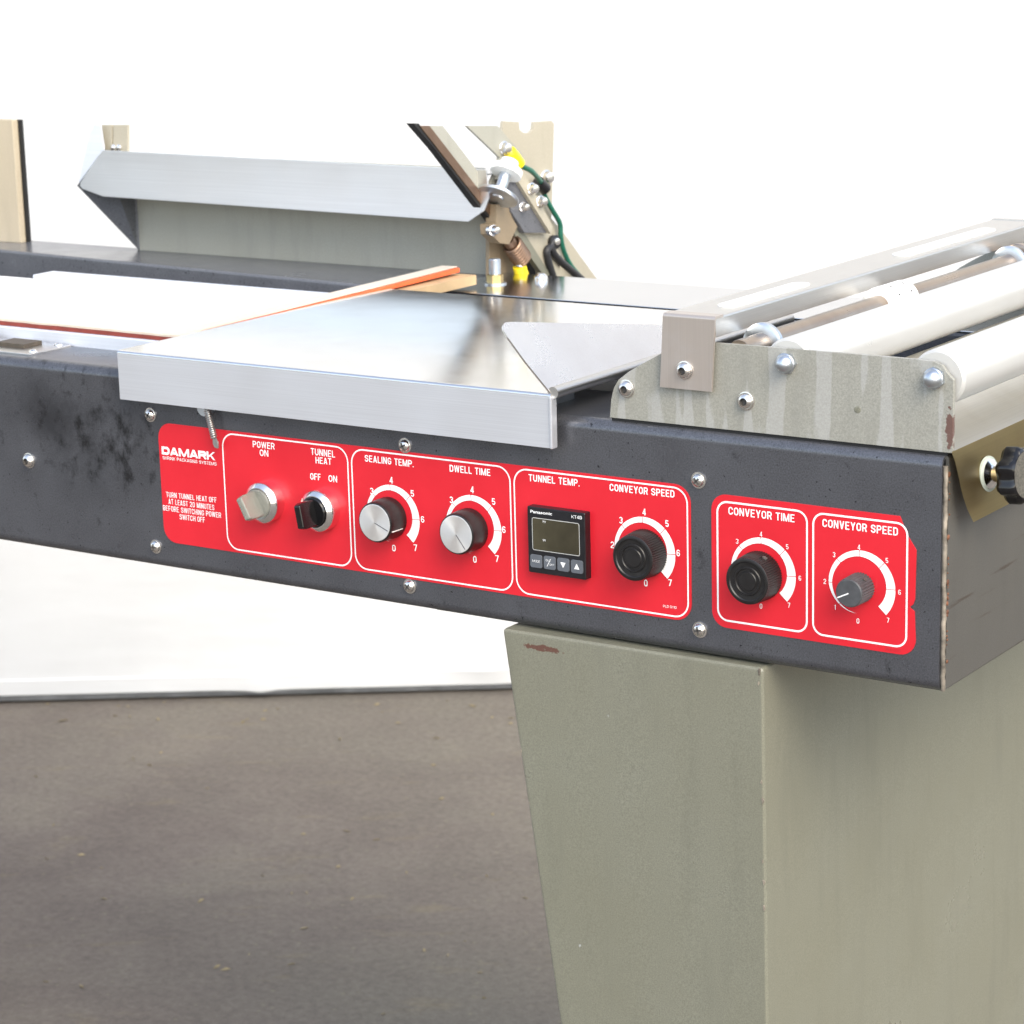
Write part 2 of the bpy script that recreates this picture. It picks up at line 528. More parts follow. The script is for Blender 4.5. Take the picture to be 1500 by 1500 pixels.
def thicken(pl, t):
    """open 2D polyline -> closed outline, thickened to its left"""
    off = []
    for i, p in enumerate(pl):
        d1 = (pl[i] - pl[i - 1]).normalized() if i else (pl[1] - pl[0]).normalized()
        d2 = (pl[i + 1] - pl[i]).normalized() if i < len(pl) - 1 else d1
        n1, n2 = Vector((-d1.y, d1.x)), Vector((-d2.y, d2.x))
        nn = (n1 + n2).normalized()
        off.append(p + nn * (t / max(0.4, nn.dot(n1))))
    return list(pl) + off[::-1]

def bent_sheet(bm, pts, r, t, axis, a, b_, mi=0):
    """bent sheet metal: 2D profile (the two other axes in order) swept from a to b along axis"""
    o = thicken(fillet(pts, r), t)
    mk = {'x': lambda p: (a, p.x, p.y), 'y': lambda p: (p.x, a, p.y)}[axis]
    d = {'x': (b_ - a, 0, 0), 'y': (0, b_ - a, 0)}[axis]
    poly_prism(bm, [mk(p) for p in o], d, mi)

def rrect(x0, x1, z0, z1, r, n=6, radii=None):
    """rounded rectangle, counter-clockwise in x,z; radii per corner bl,br,tr,tl"""
    R = radii or (r, r, r, r)
    out = []
    for (cx, cz, sx_, sz_, a0), rr in zip(((x0, z0, 1, 1, 180), (x1, z0, -1, 1, 270), (x1, z1, -1, -1, 0), (x0, z1, 1, -1, 90)), R):
        ccx, ccz = cx + sx_ * rr, cz + sz_ * rr
        for k in range(n + 1):
            q = math.radians(a0 + 90 * k / n)
            out.append((ccx + rr * math.cos(q), ccz + rr * math.sin(q)))
    return out

# ------------------------------------------------------------------ the place: floor, backdrop
def ground():
    bm = bmesh.new()
    S = 60
    vs = [bm.verts.new(p) for p in ((-S, -S, 0), (S, -S, 0), (S, S, 0), (-S, S, 0))]
    bm.faces.new(vs)
    o = finish(bm, 'ground', 'floor_concrete', None, (0, 0, 0), 0, 0, 1)
    o['kind'] = 'structure'
ground()

W0 = P('z', -FLOOR, 0, 1030) + Vector((0, 0, FLOOR))
W1 = P('z', -FLOOR, 750, 1011) + Vector((0, 0, FLOOR))
WD = (W1 - W0).normalized()
WN = Vector((WD.y, -WD.x, 0))               # towards the camera
def backdrop():
    e = bpy.data.objects.new('backdrop', None)
    COL.objects.link(e)
    e.location = W0
    e['label'] = 'plain white sheet backdrop hanging behind the machine, hemmed along its bottom edge'
    e['category'] = 'backdrop'
    yaw = math.atan2(WD.y, WD.x)
    e.rotation_euler = (0, 0, yaw)
    # local frame: x along the sheet, -y towards the camera
    bm = bmesh.new()
    xs = [-3 + 7.0 * i / 280 for i in range(281)]
    zs = [0.016, 0.018, 0.022, 0.028, 0.036, 0.0405, 0.0425, 0.046, 0.06, 0.1, 0.16, 0.25, 0.4, 0.7, 1.1, 1.6, 2.2, 2.8, 3.4]
    grid = []
    rnd = random.Random(3)
    ph = [rnd.uniform(0, 6.28) for _ in range(8)]
    for x in xs:
        col = []
        for z in zs:
            d = 0.010
            d += 0.002 * math.sin(x * 2.1 + ph[0]) * math.exp(-z * 0.6) + 0.001 * math.sin(x * 7.3 + ph[1]) * math.exp(-z * 5)
            if z < 0.041:
                d += 0.004                                 # doubled hem
            wr = math.exp(-((x - 0.42) / 0.022) ** 2) * math.exp(-z * 18)
            d += 0.006 * wr * math.sin((x - 0.42) * 160 + z * 40)
            wr2 = math.exp(-((x - 0.79) / 0.03) ** 2) * math.exp(-((z - 0.05) / 0.03) ** 2)
            d += 0.008 * wr2
            zz = z + (0.0008 * math.sin(x * 3 + ph[2]) - 0.003 * math.exp(-((x - 0.42) / 0.03) ** 2)) * (1 if z < 0.06 else 0)
            col.append(bm.verts.new((x, -d, zz)))
        grid.append(col)
    for i in range(len(xs) - 1):
        for j in range(len(zs) - 1):
            bm.faces.new((grid[i][j], grid[i + 1][j], grid[i + 1][j + 1], grid[i][j + 1]))
    s = finish(bm, 'sheet', 'sheet_white', e, (0, 0, 0), 60, 0, 1)
    so_ = s.modifiers.new('thickness', 'SOLIDIFY')
    so_.thickness = 0.002
    so_.offset = -1
    bm = bmesh.new()
    box(bm, -3, 4, -0.002, 0.03, 0.0035, 0.05)
    box(bm, -3, 4, 0.012, 0.028, -0.001, 0.0035)
    finish(bm, 'base_rail', 'skirting_grey', e, (0, 0, 0), 0, 0.002, 2)
    bm = bmesh.new()
    lathe(bm, [(0, -3.0), (0.02, -3.0), (0.02, 4.0), (0, 4.0)], (0, 0.006, 3.4), (1, 0, 0), 16)
    finish(bm, 'hanging_pole', 'zinc', e, (0, 0, 0), 40, 0, 1)
    for x in (-2.9, 3.9):
        bm = bmesh.new()
        lathe(bm, [(0, 0), (0.02, 0), (0.02, 3.42), (0, 3.42)], (x, 0.055, 0), (0, 0, 1), 16)
        finish(bm, 'upright', 'zinc', e, (0, 0, 0), 40, 0, 1)
backdrop()

def litter():
    bm = bmesh.new()
    rnd = random.Random(11)
    for k in range(80):
        px, py = rnd.uniform(-40, 900), rnd.uniform(1022, 1490)
        if rnd.random() < 0.35:
            py = rnd.uniform(1022, 1060)
        p = P('z', -FLOOR, px, py) + Vector((0, 0, FLOOR))
        a = rnd.uniform(0, 6.28)
        s = rnd.uniform(0.002, 0.006) * (1.7 if rnd.random() < 0.12 else 1)
        u = Vector((math.cos(a), math.sin(a), 0)); w = Vector((-u.y, u.x, 0)) * rnd.uniform(0.25, 0.6)
        h = Vector((0, 0, 0.0012 + rnd.uniform(0, 0.002)))
        q = [p - u * s, p + w * s * 0.8 + h, p + u * s + h * 0.6, p - w * s * 0.8 + h * 0.3]
        b0 = Vector((0, 0, 0.0005))
        poly_prism(bm, [x + b0 for x in q], (0, 0, 0.0006))
    o = finish(bm, 'leaf_litter', 'leaf_dry', None, (0, 0, 0), 0, 0, 1)
    o['kind'] = 'stuff'
    o['label'] = 'dry leaf crumbs and grit scattered over the yard concrete'
    o['category'] = 'litter'
litter()

# ------------------------------------------------------------------ the machine
BASE = Vector((-0.23, 0.27, 0))
machine = bpy.data.objects.new('shrink_wrap_machine', None)
COL.objects.link(machine)
machine.location = BASE
machine['label'] = 'dark grey shrink wrap machine with red control panels, white rollers and grey-green pedestal'
machine['category'] = 'packaging machine'
OFF = Vector((0, 0, FLOOR)) - BASE          # machine coordinates -> local to the empty

def part(bm, name, mats, parent=None, smooth=0, bevel=0, seg=2, label=None, at=(0, 0, 0), ang=40):
    loc = (OFF + Vector(at)) if parent is None else Vector(at)
    o = finish(bm, name, mats, parent or machine, loc, smooth, bevel, seg, ang)
    if label:
        o['label'] = label
    return o

def again(o, name, at, parent=None, rot=None):
    c = link(name, o.data, parent or machine, (OFF + Vector(at)) if parent is None else Vector(at))
    if rot:
        c.rotation_euler = rot
    return c

H = 0.1553
# --- frame: front channel (bent sheet), end panel, weld bead, bottom pan
bm = bmesh.new()
bent_sheet(bm, [(0.40, 0.0), (0.0, 0.0), (0.0, H), (0.090, H)], 0.0080, -0.002, 'x', -2.12, -0.0028)
front = part(bm, 'front_panel', 'dark_paint', smooth=40)
bm = bmesh.new()
bent_sheet(bm, [(-0.40, 0.0005), (0.0, 0.0005), (0.0, H - 0.001), (-0.03, H - 0.001)], 0.002, 0.002, 'y', 0.0045, 0.548)
endp = part(bm, 'end_panel', 'end_paint', smooth=40, label='bare grey scuffed end panel')
bm = bmesh.new()
rnd = random.Random(5)
path = [Vector((-0.0012 + rnd.uniform(-.0003, .0003), 0.0026 + rnd.uniform(-.0003, .0003), 0.001 + (H - 0.008) * i / 46)) for i in range(47)]
tube(bm, path, 0.0016, 8)
bead = part(bm, 'weld_bead', 'weld', smooth=60)
bm = bmesh.new()
rnd = random.Random(9)
for i in range(26):
    z = rnd.uniform(0.003, H - 0.012) if i > 9 else rnd.uniform(0.03, 0.075)
    s = rnd.uniform(0.0005, 0.0021)
    lathe(bm, [(0, -0.0003), (s, -0.0002), (s * 0.7, 0.0003), (0, 0.0004)], (0.0003, 0.0052 + rnd.uniform(-.0006, .0008), z), (1, 0, 0), 7)
part(bm, 'rust_scab', 'rust', parent=bead, smooth=60)
# inner deck closing the box top between front channel and rail
bm = bmesh.new()
box(bm, -2.11, -0.006, 0.0905, 0.43, 0.100, 0.112)
part(bm, 'inner_deck', 'backing_black')
# back rail
bm = bmesh.new()
fy0, fy1 = 0.486, 0.428
pts = [(-2.12, 0.553, 0.100), (-0.66, 0.428, 0.100), (-0.03, 0.424, 0.100), (-0.03, 0.546, 0.100), (-2.12, 0.561, 0.100)]
poly_prism(bm, pts, (0, 0, H - 0.1005))
rail = part(bm, 'back_rail', 'rail_paint', smooth=40, bevel=0.003, seg=3)

# steel sheet added over the rail's right part to give it a bright reflection
bm = bmesh.new()
poly_prism(bm, [(-0.705, 0.4335, H - 0.0004), (-0.66, 0.4295, H - 0.0004), (-0.032, 0.4255, H - 0.0004), (-0.032, 0.5458, H - 0.0004), (-0.705, 0.5505, H - 0.0004)], (0, 0, 0.0018))
part(bm, 'added_deck_plate', 'deck_steel', bevel=0.0005, parent=rail)

# --- screws (shared meshes)
def pan_head(r=0.0044):
    bm = bmesh.new()
    lathe(bm, [(r * 1.28, 0), (r * 1.28, r * 0.18), (r * 1.02, r * 0.2), (r, r * 0.36), (r * 0.86, r * 0.64), (r * 0.55, r * 0.82), (0, r * 0.88)], (0, 0, 0), (0, -1, 0), 24)
    a = r * 0.60; w = r * 0.15; y = -r * 0.80
    for q in (45 + 12, 135 + 12):
        c, s = math.cos(math.radians(q)), math.sin(math.radians(q))
        pts = [(-a, -w), (a, -w), (a, w), (-a, w)]
        poly_prism(bm, [(x * c - z * s, y, x * s + z * c) for x, z in pts], (0, -r * 0.10, 0), 1)
    return bm
def button_head(r=0.0058):
    bm = bmesh.new()
    lathe(bm, [(r * 1.12, 0), (r * 1.12, r * 0.14), (r, r * 0.16), (r * 0.97, r * 0.34), (r * 0.8, r * 0.62), (r * 0.5, r * 0.76), (r * 0.46, r * 0.77)], (0, 0, 0), (0, -1, 0), 30)
    lathe(bm, [(r * 0.46, r * 0.77), (r * 0.44, r * 0.40), (0, r * 0.36)], (0, 0, 0), (0, -1, 0), 6, 1)
    return bm
def acorn(r=0.0072):
    bm = bmesh.new()
    lathe(bm, [(r, 0), (r, r * 0.42), (r * 0.94, r * 0.52)], (0, 0, 0), (0, -1, 0), 6)
    lathe(bm, [(r * 0.94, r * 0.48), (r * 0.84, r * 0.55), (r * 0.80, r * 0.85), (r * 0.62, r * 1.16), (r * 0.34, r * 1.33), (0, r * 1.38)], (0, 0, 0), (0, -1, 0), 24)
    return bm

scr = None
for px, py in ((219, 608), (592, 653), (1022, 704), (227, 801), (599, 859), (1024, 923)):
    q = P('y', -0.0015, px, py)
    at = (q.x, 0.0, q.z)
    if scr is None:
        scr = part(pan_head(), 'screw', ['screw_steel', 'recess'], smooth=40, at=at)
    else:
        o = again(scr, 'screw', at)
        o.rotation_euler = (0, random.uniform(0, 1.5), 0)
q = P('y', -0.0015, 41, 675)
bh0 = part(button_head(0.0056), 'socket_screw', ['screw_steel', 'recess'], smooth=40, at=(q.x, 0.0, q.z))

# --- red labels ---------------------------------------------------------------
LY = -0.0006
def plate(pts, y0, y1, name, mat, parent=None, label=None):
    bm = bmesh.new()
    poly_prism(bm, [(x, y0, z) for x, z in pts], (0, y1 - y0, 0))
    return part(bm, name, mat, parent=parent, label=label)

la = -0.6558; lb_ = P('y', LY, 1012, 810).x
lab1 = plate(rrect(la, lb_, 0.0222, 0.1168, 0.0125, 8), 0.0006, LY, 'control_label', 'label_red', label='long red control label with DAMARK lettering')
# second label: torn corner on its upper right
x0, x1, z0, z1 = -0.1680, -0.0190, 0.0220, 0.1137
pts = rrect(x0, x1, z0, z1, 0.011, 8)
bl, br, tr, tl = pts[0:9], pts[9:18], pts[18:27], pts[27:36]
torn = [(x1 - 0.001, 0.052), (x1 - 0.0045, 0.0545), (x1 - 0.002, 0.0565), (x1 - 0.0008, 0.060), (x1 - 0.0002, 0.0925), (x1 - 0.0055, 0.1000), (x1 - 0.0095, 0.1080), (x1 - 0.0118, z1 - 0.0003)]
lab2 = plate(bl + br + torn + tl, 0.0006, LY, 'control_label', 'label_red', label='smaller red conveyor label with a torn corner')

TEXTS = []
def text(s, lb, rb, h, parent, mat='print_white', bold=0.022, y=None, plane=None, name='lettering'):
    """lettering from its left and right baseline ends in the photograph, cap height in px"""
    yy = LY - 0.00018 if y is None else y
    a = P('y', yy, *lb); c = P('y', yy, *rb); t = P('y', yy, lb[0], lb[1] - h)
    TEXTS.append((s, a, c, abs(t.z - a.z), parent, mat, bold, yy, name))

def outline(x0, x1, z0, z1, r, w, parent, y=LY - 0.00018, radii=None):
    bm = bmesh.new()
    o = rrect(x0, x1, z0, z1, r, 8, radii)
    i = rrect(x0 + w, x1 - w, z0 + w, z1 - w, r - w, 8, radii and tuple(max(0.0005, q - w) for q in radii))
    A = [bm.verts.new((x, y, z)) for x, z in o]
    B_ = [bm.verts.new((x, y, z)) for x, z in i]
    n = len(A)
    for k in range(n):
        bm.faces.new((A[k], A[(k + 1) % n], B_[(k + 1) % n], B_[k]))
    return part(bm, 'outline', 'print_white', parent=parent)

def X(px, py):
    return P('y', LY, px, py).x
outline(X(328, 700), X(513, 740), 0.0240, 0.1150, 0.0112, 0.0011, lab1)
outline(X(517, 740), X(750, 770), 0.0240, 0.1150, 0.0112, 0.0011, lab1)
outline(X(754, 770), X(1008.5, 800), 0.0240, 0.1150, 0.0112, 0.0011, lab1)
outline(X(1050, 800), X(1183.5, 830), 0.0265, 0.1095, 0.0082, 0.0013, lab2)
outline(X(1190, 830), X(1330, 850), 0.0265, 0.1095, 0.0082, 0.0013, lab2)

for s, l, r, h, bo in (
    ('SHRINK PACKAGING SYSTEMS', (238.4, 672.6), (317.4, 682.2), 4.6, 0.0),
    ('TURN TUNNEL HEAT OFF', (243.6, 728), (317.4, 736.6), 7.6, 0.012),
    ('AT LEAST 20 MINUTES', (247, 738), (314, 747.4), 7.6, 0.012),
    ('BEFORE SWITCHING POWER', (239, 747.4), (324, 758.8), 7.6, 0.012),
    ('SWITCH OFF', (263.4, 760.6), (300.4, 765.6), 7.6, 0.012),
    ('POWER', (370.4, 655), (402.4, 658.6), 9.4, 0.03), ('ON', (380.6, 667.6), (393.2, 669), 9.4, 0.03),
    ('TUNNEL', (455.4, 666), (491, 670.4), 9.8, 0.03), ('HEAT', (462.4, 678.6), (485.6, 681), 9.4, 0.03),
    ('OFF', (454.6, 702.4), (470, 703.8), 9.6, 0.03), ('ON', (481.4, 705.4), (494, 706.8), 9.6, 0.03),
    ('SEALING TEMP.', (534.5, 676), (606, 684.5), 9.8, 0.035), ('DWELL TIME', (658.7, 690.7), (718.4, 697.4), 10, 0.035),
    ('TUNNEL TEMP.', (774.4, 704.6), (849, 712.6), 10.2, 0.035), ('CONVEYOR SPEED', (893, 718.8), (988, 729), 10.4, 0.035),
    ('PLD 0110', (971.4, 889.6), (991, 892), 3.8, 0.01)):
    text(s, l, r, h, lab1, bold=bo)
text('DAMARK', (237.2, 665.4), (315.4, 674.4), 11.6, lab1, bold=0.052)
text('CONVEYOR TIME', (1067, 753.5), (1164, 765.3), 11.4, lab2, bold=0.032)
text('CONVEYOR SPEED', (1204.7, 771.6), (1315.3, 784.8), 11.8, lab2, bold=0.032)
text('PLD 0111', (1297.7, 952.8), (1319, 955.8), 3.8, lab2, mat='print_faint', bold=0.0)

THK = {0: 0.0, 1: 0.040, 2: 0.10, 3: 0.135, 4: 0.165, 5: 0.215, 6: 0.26, 7: 0.31}
ROUT = (0.75, 0.845, 0.955, 0.985, 1.0, 1.0, 1.0, 1.0)
def thk(v):
    i = min(6, int(v)); f = v - i
    return THK[i] * (1 - f) + THK[i + 1] * f
def dial(cpx, r6px, parent, numbers, hpx, bold, start=0.02):
    c = Vector((r6px[0], LY, r6px[1]))
    R = r6px[2]
    yy = LY - 0.00018
    bm = bmesh.new()
    g = 0.013                                              # hairline tick gaps
    for i in range(7):
        v0 = i + (g if i else start)
        v1 = i + 1 - (g if i < 6 else 0)
        n = 14
        prev = None
        for k in range(n + 1):
            v = v0 + (v1 - v0) * k / n
            ang = math.radians(262.0 - 41 * v if v < 1 else (221.0 - 42 * (v - 1) if v < 2 else 179.0 - 43.2 * (v - 2) if v < 4 else 92.6 - 45 * (v - 4)))
            cs, sn = math.cos(ang), math.sin(ang)
            k0 = min(6, int(v))
            Ro = R * (ROUT[k0] + (ROUT[k0 + 1] - ROUT[k0]) * (v - k0))
            t = thk(v) * R
            o = bm.verts.new((c.x + Ro * cs, yy, c.z + Ro * sn))
            ii = bm.verts.new((c.x + (Ro - t) * cs, yy, c.z + (Ro - t) * sn))
            if prev:
                bm.faces.new((prev[0], o, ii, prev[1]))
            prev = (o, ii)
    part(bm, 'dial_scale', 'print_white', parent=parent)
    for ch, dx, dy in numbers:
        text(ch, (cpx[0] + dx - 0.26 * hpx, cpx[1] + dy + hpx / 2), (cpx[0] + dx + 0.26 * hpx, cpx[1] + dy + hpx / 2 + 0.5), hpx, parent, bold=bold, name='numeral')
    return c, R

# numeral offsets from the dial centre, in photograph pixels
d1 = [('3', -28, -36), ('4', 0.5, -52), ('5', 31.5, -32.5), ('6', 46.5, 5.5), ('7', 36, 47), ('0', 4.5, 47.5)]
d2 = [('3', -30.5, -39), ('4', 0, -54), ('5', 31.5, -36.5), ('6', 46.5, 4.5), ('7', 36.5, 47), ('0', 4, 48)]
d3 = [('2', -45.5, -7.5), ('3', -33, -43.5), ('4', 1, -55.5), ('5', 34.5, -38.5), ('6', 51, 4.5), ('7', 39, 48), ('0', 3.5, 48.5)]
d4 = [('3', -37.5, -45.5), ('4', -2.5, -56), ('5', 36, -37.5), ('6', 54.5, 8.5), ('7', 38.5, 48), ('0', -2.5, 49.5)]
d5 = [('1', -39, 32), ('2', -54.5, -6), ('3', -41, -45), ('4', -4.5, -56), ('5', 36.5, -36.5), ('6', 55, 10), ('7', 38, 51), ('0', -6, 52)]
K1, R1 = dial((572.7, 755), (-0.43342, 0.0665, 0.0245), lab1, d1, 9.6, 0.03)
K2, R2 = dial((691.7, 771), (-0.3621, 0.0666, 0.0245), lab1, d2, 9.8, 0.03)
K3, R3 = dial((942.6, 805.2), (-0.22063, 0.0668, 0.0246), lab1, d3, 9.8, 0.03)
K4, R4 = dial((1117.2, 838.2), (-0.12956, 0.0630, 0.0247), lab2, d4, 7.2, 0.01)
K5, R5 = dial((1262.7, 857.3), (-0.05767, 0.0634, 0.0243), lab2, d5, 7.4, 0.01, 0.0)

# --- knobs ---------------------------------------------------------------------
def knob_len(c, fpx):
    return -P('x', c.x, *fpx).y
def knob_silver(c, fpx, r, ang, side_mark, label):
    L = knob_len(c, fpx)
    bm = bmesh.new()
    n = 96
    lathe(bm, [(r * 0.98, 0.001), (r * 0.98, L * 0.25), (r * 0.985, L * 0.3), (r * 0.95, L - 0.0016), (r * 0.92, L - 0.0004), (r * 0.86, L), (0, L)], (c.x, 0, c.z), (0, -1, 0), n, flute=48, fd=r * 0.012, rng={1, 2})
    k = part(bm, 'knob', 'knob_black', smooth=35, label=label)
    bm = bmesh.new()
    lathe(bm, [(r * 0.86, L - 0.0002), (r * 0.86, L + 0.0003), (r * 0.84, L + 0.0005), (0, L + 0.0004)], (c.x, 0, c.z), (0, -1, 0), 64)
    part(bm, 'cap_disc', 'spun_aluminium', parent=k, smooth=40)
    bm = bmesh.new()
    u = Vector((math.cos(ang), 0, math.sin(ang))); w = Vector((-u.z, 0, u.x)) * 0.00022
    o = Vector((c.x, -L - 0.0007, c.z))
    poly_prism(bm, [o + u * 0.0002 - w, o + u * r * 0.8 - w, o + u * r * 0.8 + w, o + u * 0.0002 + w], (0, 0.0009, 0))
    part(bm, 'pointer_line', 'dark_line', parent=k)
    if side_mark:
        bm = bmesh.new()
        o = Vector((c.x, 0, c.z)) + u * r * 0.955
        w2 = w * 1.3
        poly_prism(bm, [o - w2 + Vector((0, -L * 0.25, 0)), o + w2 + Vector((0, -L * 0.25, 0)), o + w2 + Vector((0, -L + 0.0016, 0)), o - w2 + Vector((0, -L + 0.0016, 0))], u * r * 0.03)
        part(bm, 'side_mark', 'print_white', parent=k)
    return k
KC1, KC2, KC3, KC4 = [P('y', LY, *q) for q in ((571.0, 758.0), (689.0, 775.0), (946.5, 809.5), (1113.6, 842.5))]
knob_silver(KC1, (549.0, 765.5), 0.0158, math.radians(-22), True, 'silver-faced sealing temperature knob')
knob_silver(KC2, (668.2, 784.0), 0.0158, math.radians(-52), False, 'silver-faced dwell time knob')

def knob_fluted(c, fpx, r, label, hole):
    L = knob_len(c, fpx)
    bm = bmesh.new()
    n = 240
    lathe(bm, [(r * 1.0, 0.0008), (r * 1.01, 0.002), (r * 0.985, L * 0.5), (r * 0.955, L - 0.0018), (r * 0.935, L - 0.0004)], (c.x, 0, c.z), (0, -1, 0), n, flute=60, fd=r * 0.045, rng={0, 1, 2, 3})
    lathe(bm, [(r * 0.935, L - 0.0004), (r * 0.90, L), (r * 0.80, L), (r * 0.76, L - 0.0007), (r * 0.60, L - 0.0009), (r * 0.57, L - 0.0002), (r * 0.52, L - 0.0002), (r * 0.49, L - 0.0010), (r * 0.40, L - 0.0010), (r * 0.37, L - 0.0004), (0, L - 0.0003)], (c.x, 0, c.z), (0, -1, 0), n)
    k = part(bm, 'knob', 'knob_black', smooth=35, label=label)
    if hole:
        bm = bmesh.new()
        a = math.radians(62)
        u = Vector((math.cos(a), 0, math.sin(a)))
        lathe(bm, [(0.0019, 0.0), (0.0019, 0.0010), (0.0012, 0.0011), (0, 0.0002)], Vector((c.x, -L * 0.45, c.z)) + u * r * 0.945, u, 14)
        part(bm, 'set_screw', 'recess', parent=k, smooth=40)
knob_fluted(KC3, (926.4, 817.0), 0.0167, 'fluted black conveyor speed knob', False)
knob_fluted(KC4, (1093.9, 851.0), 0.0167, 'fluted black conveyor time knob', True)

L = knob_len(K5, (1242.8, 867.0)); r = 0.0100
bm = bmesh.new()
lathe(bm, [(r * 1.0, 0.0008), (r * 1.0, L * 0.2), (r * 0.97, L * 0.93), (r * 0.93, L - 0.0008)], (K5.x, 0, K5.z), (0, -1, 0), 160, flute=32, fd=r * 0.09, rng={0, 1, 2})
lathe(bm, [(r * 0.93, L - 0.0008), (r * 0.88, L - 0.0001), (r * 0.82, L), (0, L)], (K5.x, 0, K5.z), (0, -1, 0), 160)
k5 = part(bm, 'knob', 'knob_grey', smooth=35, label='small grey conveyor speed knob with white pointer')
bm = bmesh.new()
a = math.radians(206); u = Vector((math.cos(a), 0, math.sin(a))); w = Vector((-u.z, 0, u.x)) * 0.0004
o = Vector((K5.x, -L - 0.0002, K5.z))
poly_prism(bm, [o - w, o + u * r * 0.86 - w, o + u * r * 0.86 + w, o + w], (0, 0.0003, 0))
part(bm, 'pointer_line', 'print_white', parent=k5)
bm = bmesh.new()
a = math.radians(50); u = Vector((math.cos(a), 0, math.sin(a)))
lathe(bm, [(0.0014, 0), (0.0014, 0.0010), (0, 0.0009)], Vector((K5.x, -L * 0.45, K5.z)) + u * r * 0.93, u, 12)
part(bm, 'set_screw', 'recess', parent=k5)

# rotary switches: chrome bezel, disc, lever grip
def rotary(bpx, fpx, r, mat, ang, label, grip_len):
    c = P('y', 0, *bpx)
    L = -P('x', c.x, *fpx).y
    bm = bmesh.new()
    lathe(bm, [(r, 0), (r, 0.0085), (r * 0.96, 0.0098), (r * 0.78, 0.0125), (r * 0.74, 0.0125), (r * 0.72, 0.010), (0, 0.010)], (c.x, 0, c.z), (0, -1, 0), 56)
    s = part(bm, 'selector_switch', 'chrome', smooth=30, label=label)
    bm = bmesh.new()
    lathe(bm, [(r * 0.715, 0.0095), (r * 0.715, 0.0135), (r * 0.67, 0.0142), (0, 0.0144)], (c.x, 0, c.z), (0, -1, 0), 48)
    part(bm, 'disc', mat, parent=s, smooth=40)
    bm = bmesh.new()
    u = Vector((math.cos(ang), 0, math.sin(ang))); w = Vector((-u.z, 0, u.x))
    o = Vector((c.x, -0.0138, c.z))
    h = r * 0.62
    t = r * 0.235
    pr = []
    for (uu, dd) in ((-h, 0), (h, 0), (h * 1.0, grip_len * 0.75), (h * 0.86, grip_len), (-h * 0.86, grip_len), (-h, grip_len * 0.75)):
        pr.append(o + u * uu + Vector((0, -dd, 0)) - w * t)
    poly_prism(bm, pr, w * 2 * t)
    for vv in bm.verts:                                   # slightly waisted grip
        rel = vv.co - o
        k = 1 - 0.25 * (-rel.y / grip_len)
        vv.co = vv.co - w * rel.dot(w) * (1 - k)
    part(bm, 'grip', mat, parent=s, smooth=40, bevel=0.0012, seg=3)
rotary((393.5, 733.5), (371, 740), 0.0158, 'clear_plastic', math.radians(118), 'clear plastic power switch in chrome ring', 0.0165)
rotary((474.5, 745.5), (452, 752), 0.0158, 'gloss_black', math.radians(100), 'black tunnel heat switch in chrome ring', 0.0165)

# --- temperature controller
ty = -0.0075
A = P('y', ty, 771.7, 741.3); D = P('y', ty, 859.7, 850.4)
tx0, tx1, tz0, tz1 = A.x, A.x + 0.0475, D.z, D.z + 0.0475
bm = bmesh.new()
box(bm, tx0, tx1, ty, 0.001, tz0, tz1)
tc_ = part(bm, 'temperature_controller', 'black_plastic', smooth=30, bevel=0.0011, seg=3, label='black digital tunnel temperature controller')
def tp(px, py):
    q = P('y', ty, px, py)
    return q.x, q.z
def c760(cx, cy):
    return 760 + cx / 11.54, 730 + cy / 11.54
sx0, sz1_ = tp(*c760(235, 330)); sx1, sz0_ = tp(*c760(1025, 965))
bm = bmesh.new()
poly_prism(bm, [(x, ty - 0.0005, z) for x, z in rrect(sx0, sx1, sz0_, sz1_, 0.0012, 4)], (0, 0.0008, 0))
part(bm, 'screen', 'screen_glass', parent=tc_, bevel=0.0002, seg=1, ang=60)
bm = bmesh.new()
o_ = rrect(sx0 - 0.0006, sx1 + 0.0006, sz0_ - 0.0006, sz1_ + 0.0006, 0.0016, 5)
i_ = rrect(sx0 - 0.0001, sx1 + 0.0001, sz0_ - 0.0001, sz1_ + 0.0001, 0.0012, 5)
Aq = [bm.verts.new((x, ty - 0.0003, z)) for x, z in o_]; Bq = [bm.verts.new((x, ty - 0.0003, z)) for x, z in i_]
for k in range(len(Aq)):
    j = (k + 1) % len(Aq)
    bm.faces.new((Aq[k], Aq[j], Bq[j], Bq[k]))
part(bm, 'screen_rim', 'pale_line', parent=tc_)
keys = []
for (cx, cy) in ((300, 1060), (527, 1090), (758, 1122), (988, 1155)):
    kx, kz = tp(*c760(cx, cy))
    bm = bmesh.new()
    poly_prism(bm, [(x, ty + 0.0004, z) for x, z in rrect(kx - 0.0049, kx + 0.0049, kz - 0.0047, kz + 0.0047, 0.0016, 5)], (0, -0.0011, 0))
    keys.append((kx, kz))
    part(bm, 'key', 'key_grey', parent=tc_, bevel=0.0003, seg=2, smooth=40)
ky = ty - 0.0009
bm = bmesh.new()
for (kx, kz), s in ((keys[2], -1), (keys[3], 1)):
    poly_prism(bm, [(kx - 0.0021, ky, kz - 0.0017 * s), (kx + 0.0021, ky, kz - 0.0017 * s), (kx, ky, kz + 0.0021 * s)], (0, 0.0002, 0))
part(bm, 'arrow_print', 'print_white', parent=tc_)
bm = bmesh.new()
kx, kz = keys[1]
poly_prism(bm, [(kx - 0.0022, ky, kz - 0.0026), (kx - 0.0018, ky, kz - 0.0026), (kx + 0.0014, ky, kz + 0.0030), (kx + 0.0010, ky, kz + 0.0030)], (0, 0.0002, 0))
part(bm, 'slash_print', 'print_white', parent=tc_)
yt = ty - 0.0002
